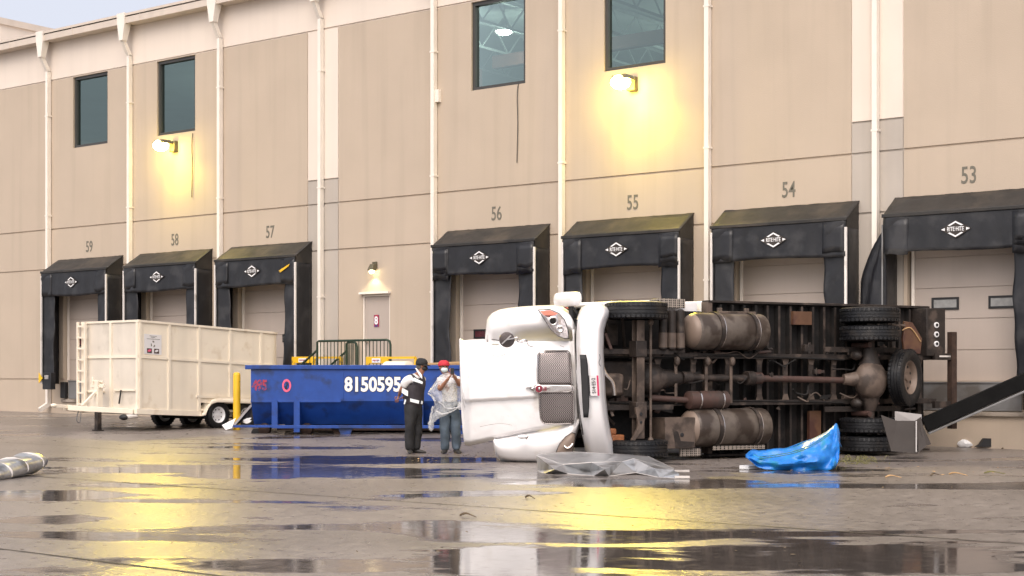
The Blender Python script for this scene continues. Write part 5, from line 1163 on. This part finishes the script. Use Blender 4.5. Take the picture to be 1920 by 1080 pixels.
def person(dep, J, label, garments):
    """J: joints in photo pixels plus depth offset, in metres on a skeleton"""
    q = {k: P(v[0], v[1], dep+v[2]) for k, v in J.items()}
    base = (q['lfoot']+q['rfoot'])/2; base.z = 0
    t = thing('person', label, 'person', tuple(base))
    mb = MB(M['skin'])
    names = ['pelvis','waist','chest','neckb','neck','jaw','head','crown','lsho','lelb','lwri','rsho','relb','rwri','lhip','lknee','lank','rhip','rknee','rank']
    rad = dict(pelvis=(.145,.11), waist=(.125,.10), chest=(.14,.115), neckb=(.09,.075), neck=(.052,.052), jaw=(.062,.068), head=(.078,.092), crown=(.06,.068), lsho=.062, lelb=.042, lwri=.028, rsho=.062, relb=.042, rwri=.028,
               lhip=.088, lknee=.056, lank=.04, rhip=.088, rknee=.056, rank=.04)
    ed = [('pelvis','waist'),('waist','chest'),('chest','neckb'),('neckb','neck'),('neck','jaw'),('jaw','head'),('head','crown'),('neckb','lsho'),('lsho','lelb'),('lelb','lwri'),('neckb','rsho'),('rsho','relb'),('relb','rwri'),('pelvis','lhip'),('lhip','lknee'),('lknee','lank'),('pelvis','rhip'),('rhip','rknee'),('rknee','rank')]
    vs, fs = skin_geo([q[n] for n in names], [(names.index(a), names.index(b_)) for a, b_ in ed], [rad[n] for n in names]); mb.add(vs, fs)
    return t, q, mb
# --- guard
JG = dict(pelvis=(776,765,0), waist=(776,747,0), chest=(776,722,0), neckb=(781,708,0), neck=(787,700,0), jaw=(791.5,694,0), head=(791,686,0), crown=(789,680,0),
          lsho=(764,712,-.12), lelb=(752,732,-.06), lwri=(748,742,.14), rsho=(791,711,.14), relb=(783,735,.22), rwri=(762,744,.24),
          lhip=(770,771,-.08), lknee=(768,808,-.10), lank=(768,841,-.08), rhip=(781,771,.07), rknee=(782,808,.06), rank=(780,840,.04), lfoot=(767,849,-.2), rfoot=(783,848,.05))
DG = 27.2
tg, q, body = person(DG, JG, 'man in black cap, dark vest and white shirt, hands behind his back', None)
face = right*1.0-fw*.25; face.normalize()
hand(body, q['lwri'], (right*-.2-up*.5-fw*.1), fw, .5, 1); hand(body, q['rwri'], (-right*.9-up*.1), -up, .4, -1)
hc_ = q['head']
body.ell(hc_+face*.088-up*.005, (.016,.016,.022), 8, 6); body.ell(hc_-fw*.082-face*.0, (.012,.014,.028), 8, 6); body.ell(hc_+fw*.075, (.012,.014,.028), 8, 6)
body.build('body', tg, smooth=80)
def cloth(parent, name, m_, pts, edges, radii, sub=2, noise_amp=.010, nf=9, extra=None):
    vs, fs = skin_geo(pts, edges, radii, sub=sub)
    vs = [v+Vector((noise.noise(v*nf), noise.noise(v*nf+Vector((7,3,1))), noise.noise(v*nf*.7+Vector((1,9,4)))*.3))*noise_amp*1.6 for v in vs]
    b_ = MB(m_); b_.add(vs, fs)
    if extra: extra(b_)
    return b_.build(name, parent, smooth=80)
def trousers(parent, q, m_, name):
    w_ = q['pelvis']+up*.17
    pts = [q['pelvis'], w_, q['lhip'], q['lknee'], q['lank']+up*.04, q['lank']-up*.045, q['rhip'], q['rknee'], q['rank']+up*.04, q['rank']-up*.045]
    return cloth(parent, name, m_, pts, [(0,1),(0,2),(2,3),(3,4),(4,5),(0,6),(6,7),(7,8),(8,9)], [(.18,.145),(.165,.135),.122,.095,.088,.085,.122,.095,.088,.085], noise_amp=.012, nf=8)
trousers(tg, q, M['trousers'], 'trousers')
cloth(tg, 'shirt', M['shirt'], [q['waist'], q['chest'], q['neckb'], q['lsho'], q['lsho'].lerp(q['lelb'], .75), q['rsho'], q['rsho'].lerp(q['relb'], .75), q['neckb'].lerp(q['neck'], .5)], [(0,1),(1,2),(2,3),(3,4),(2,5),(5,6),(2,7)], [(.14,.12),(.152,.13),(.10,.085),.082,.075,.082,.075,.07], noise_amp=.010)
def vx(b_):
    b_.use(M['reflect'])
cloth(tg, 'vest', M['vest'], [q['pelvis']-up*.04, q['waist'], q['chest'], q['neckb']-up*.01, q['neckb'].lerp(q['lsho'], .62), q['neckb'].lerp(q['rsho'], .62)], [(0,1),(1,2),(2,3),(3,4),(3,5)], [(.195,.185),(.195,.185),(.225,.20),(.14,.125),.098,.098], noise_amp=.012, nf=7)
def patch(pts, m_, nm, parent, th=.012):
    b_ = MB(m_); b_.prism(pts, fw*th); return b_.build(nm, parent, smooth=0, bevel=.003)
o_ = -.215
def PG(x, y, o=o_): return P(x, y, DG+o)
MB(M['reflect']).prism([PG(774,709,-.24),PG(777,708,-.24),PG(793,716,-.25),PG(792,720,-.25),PG(773,714,-.25)], fw*.01).build('reflective_tape', tg, smooth=0)
MB(M['reflect']).prism([PG(769,747,-.19),PG(786,751,-.19),PG(785,757,-.19),PG(769,753,-.19)], fw*.01).build('reflective_tape', tg, smooth=0)
MB(M['reflect']).prism([PG(754,727,-.19),PG(765,733,-.19),PG(765,743,-.19),PG(760,741,-.19),PG(753,736,-.19)], fw*.01).build('reflective_tape', tg, smooth=0)
MB(M['reflect']).prism([PG(790,751,-.14),PG(793,753,-.12),PG(792,758,-.12),PG(789,757,-.14)], fw*.01).build('reflective_tape', tg, smooth=0)
MB(M['reflect']).prism([PG(759,748,-.16),PG(762,750,-.16),PG(759,758,-.16),PG(757,757,-.16)], fw*.01).build('reflective_tape', tg, smooth=0)
b = MB(M['shirt']); b.prism([PG(778,690,-.14),PG(781,690,-.14),PG(791,703,-.20),PG(792,711,-.21),PG(788,707,-.20)], fw*.03); b.build('collar', tg, smooth=0, bevel=.005)
b = MB(M['black']); b.ell(hc_+face*.045-up*.045, (.066,.066,.048), 14, 8); b.build('face_mask', tg, smooth=80)
b = MB(M['hair']); b.ell(hc_-face*.028-up*.005, (.082,.078,.075), 16, 10); b.build('hair', tg, smooth=80)
b = MB(M['trousers']); 
cc = hc_+up*.045-face*.005; b.revolve(cc, (up+face*.12).normalized(), [(-.03,.102),(0,.106),(.03,.103),(.06,.088),(.085,.055),(.092,0)], 20)
bf = []
for k in range(9):
    a = -1.1+2.2*k/8; d_ = face*math.cos(a)+face.cross(up)*math.sin(a); bf.append([cc+d_*.095-up*.02, cc+d_*.095+face*.085*math.cos(a)-up*.045])
b.grid(bf); b.build('cap', tg, solid=.006, smooth=60)
b = MB(M['black']); b.ell(hc_+face*.078-fw*.03+up*.014, .009, 8, 6); b.ell(hc_+face*.078+fw*.03+up*.014, .009, 8, 6); b.build('eyes', tg)
def shoe(parent, ank, d_, m_):
    d_ = d_.normalized(); g = ank.copy(); g.z = 0.0; b_ = MB(m_); rows = []
    sd_ = d_.cross(up)
    for s_, w_, h_ in ((-.09,.02,.05),(-.08,.036,.085),(-.03,.042,.09),(.04,.045,.075),(.11,.050,.06),(.16,.044,.045),(.19,.02,.03)):
        rows.append([g+d_*s_+sd_*math.cos(a)*w_+up*(h_*.5+math.sin(a)*h_*.5+.006) for a in [2*math.pi*k/12 for k in range(12)]])
    b_.grid(rows, True); b_.add(rows[0], [tuple(range(12))]); b_.add(rows[-1], [tuple(range(12))]); return b_.build('shoe', parent, smooth=60)
shoe(tg, q['lank'], -fw*.9+right*.15, M['shoe']); shoe(tg, q['rank'], right*.9-fw*.3, M['shoe'])
# --- man in poncho
JP = dict(pelvis=(844,765,0), waist=(843,748,0), chest=(843,722,0), neckb=(841,708,0), neck=(838,702,-.01), jaw=(833.5,697,-.03), head=(832,689,-.03), crown=(831.5,682,-.02),
          lsho=(826,713,0), lelb=(824,731,-.26), lwri=(842,708,-.42), rsho=(857,712,0), relb=(862,722,-.26), rwri=(850,703,-.42),
          lhip=(836,771,0), lknee=(834,808,-.06), lank=(834,841,0), rhip=(853,771,0), rknee=(854,808,-.04), rank=(856,840,.02), lfoot=(834,849,-.15), rfoot=(856,848,-.15))
DP = 27.2
tp2, q, body = person(DP, JP, 'man in red cap, face mask and clear poncho, filming with raised phone', None)
ff = (-fw*.92+right*.30).normalized(); hc_ = q['head']
hand(body, q['lwri'], (up*.75+right*.55), -fw*-1, .55, 1); hand(body, q['rwri'], (up*.85-right*.35), fw, .55, -1)
sf = ff.cross(up)
body.ell(hc_+ff*.09, (.014,.014,.02), 8, 6); body.ell(hc_+sf*.078, (.012,.012,.026), 8, 6); body.ell(hc_-sf*.078, (.012,.012,.026), 8, 6); body.build('body', tp2, smooth=80)
trousers(tp2, q, M['jeans'], 'jeans')
cloth(tp2, 'shirt', M['shirt'], [q['waist']-up*.12, q['chest'], q['neckb'], q['lsho'], q['lsho'].lerp(q['lelb'], .4), q['rsho'], q['rsho'].lerp(q['relb'], .4)], [(0,1),(1,2),(2,3),(3,4),(2,5),(5,6)], [(.155,.13),(.155,.13),(.10,.085),.078,.072,.078,.072])
b = MB(M['mask']); b.ell(hc_+ff*.048-up*.042, (.062,.066,.05), 14, 8); b.build('face_mask', tp2, smooth=80)
b = MB(M['hair']); b.ell(hc_-ff*.018+up*.005, (.080,.080,.078), 16, 10); b.build('hair', tp2, smooth=80)
b = MB(M['redcap']); cc = hc_+up*.045; b.revolve(cc, (up-ff*.1).normalized(), [(-.02,.10),(0,.104),(.03,.10),(.06,.082),(.08,.05),(.085,0)], 20); b.build('cap', tp2, smooth=60)
b = MB(M['black']); b.ell(hc_+ff*.082+sf*.03+up*.014, .009, 8, 6); b.ell(hc_+ff*.082-sf*.03+up*.014, .009, 8, 6); b.build('eyes', tp2)
shoe(tp2, q['lank'], -fw*.9-right*.15, M['shoe']); shoe(tp2, q['rank'], -fw*.85+right*.35, M['shoe'])
# poncho
pt = [(699,834,848),(704,825,856),(712,818,862),(722,812,866),(732,806,867),(737,803,867),(744,808,866),(752,815,866),(760,816,868),(770,814,868),(780,810,866),(792,806,862),(806,803,858)]
rows = []
NA = 40
for j in range(27):
    row = []
    for k in range(NA):
        a = 2*math.pi*k/NA; qx = .5+.5*math.cos(a); hem = 806+(757-806)*min(1, qx*1.05)**.7+3*math.sin(a*5)
        if math.sin(a) < 0: hem -= 6
        py = 699+(hem-699)*(j/26); l, r_ = lerp1(pt, py); cx = (l+r_)/2; wx = (r_-l)/2
        fold = 1+.05*math.sin(a*7+j*.35)+.03*math.sin(a*13-j*.5)
        if j == 26: fold *= .97
        zz = -.25*math.sin(a)*min(1, .45+j/14)*fold
        row.append(P(cx+wx*math.cos(a)*fold, py, DP-.02+(-abs(zz) if math.sin(a) > 0 else abs(zz)*.8)))
    rows.append(row)
b = MB(M['film']); b.grid(rows, True); b.build('poncho', tp2, smooth=80)
b = MB(M['filmthick'])
for (pts, r_) in (([(804,735),(812,726),(826,716),(840,712)], .012), ([(803,737),(812,746),(816,752)], .012), ([(822,752),(838,766),(856,764),(866,758)], .010), ([(818,770),(830,776),(846,772),(860,764)], .012), ([(812,762),(808,780),(806,796)], .02)):
    b.tube([P(x, y, DP-.30) for x, y in pts], r_, 6)
b.ell(P(863,761,DP-.2), (.06,.05,.07), 10, 8); b.ell(P(808,798,DP-.1), (.06,.05,.10), 10, 8)
for i, v in enumerate(b.v): b.v[i] = v+Vector((1,1,1))*noise.noise(v*22)*.012
b.build('poncho_hem', tp2, smooth=60)
b = MB(M['black']); pc = P(848,696,DP-.50); b.hexa([pc-right*.03-up*.055, pc+right*.03-up*.055, pc+right*.03-up*.055+fw*.01, pc-right*.03-up*.055+fw*.01, pc-right*.03+up*.055, pc+right*.03+up*.055, pc+right*.03+up*.055+fw*.01, pc-right*.03+up*.055+fw*.01])
tag(b.build('mobile_phone', bevel=.004, loc=tuple(pc)), 'dark phone held up in both hands by the man in the clear poncho', 'phone')
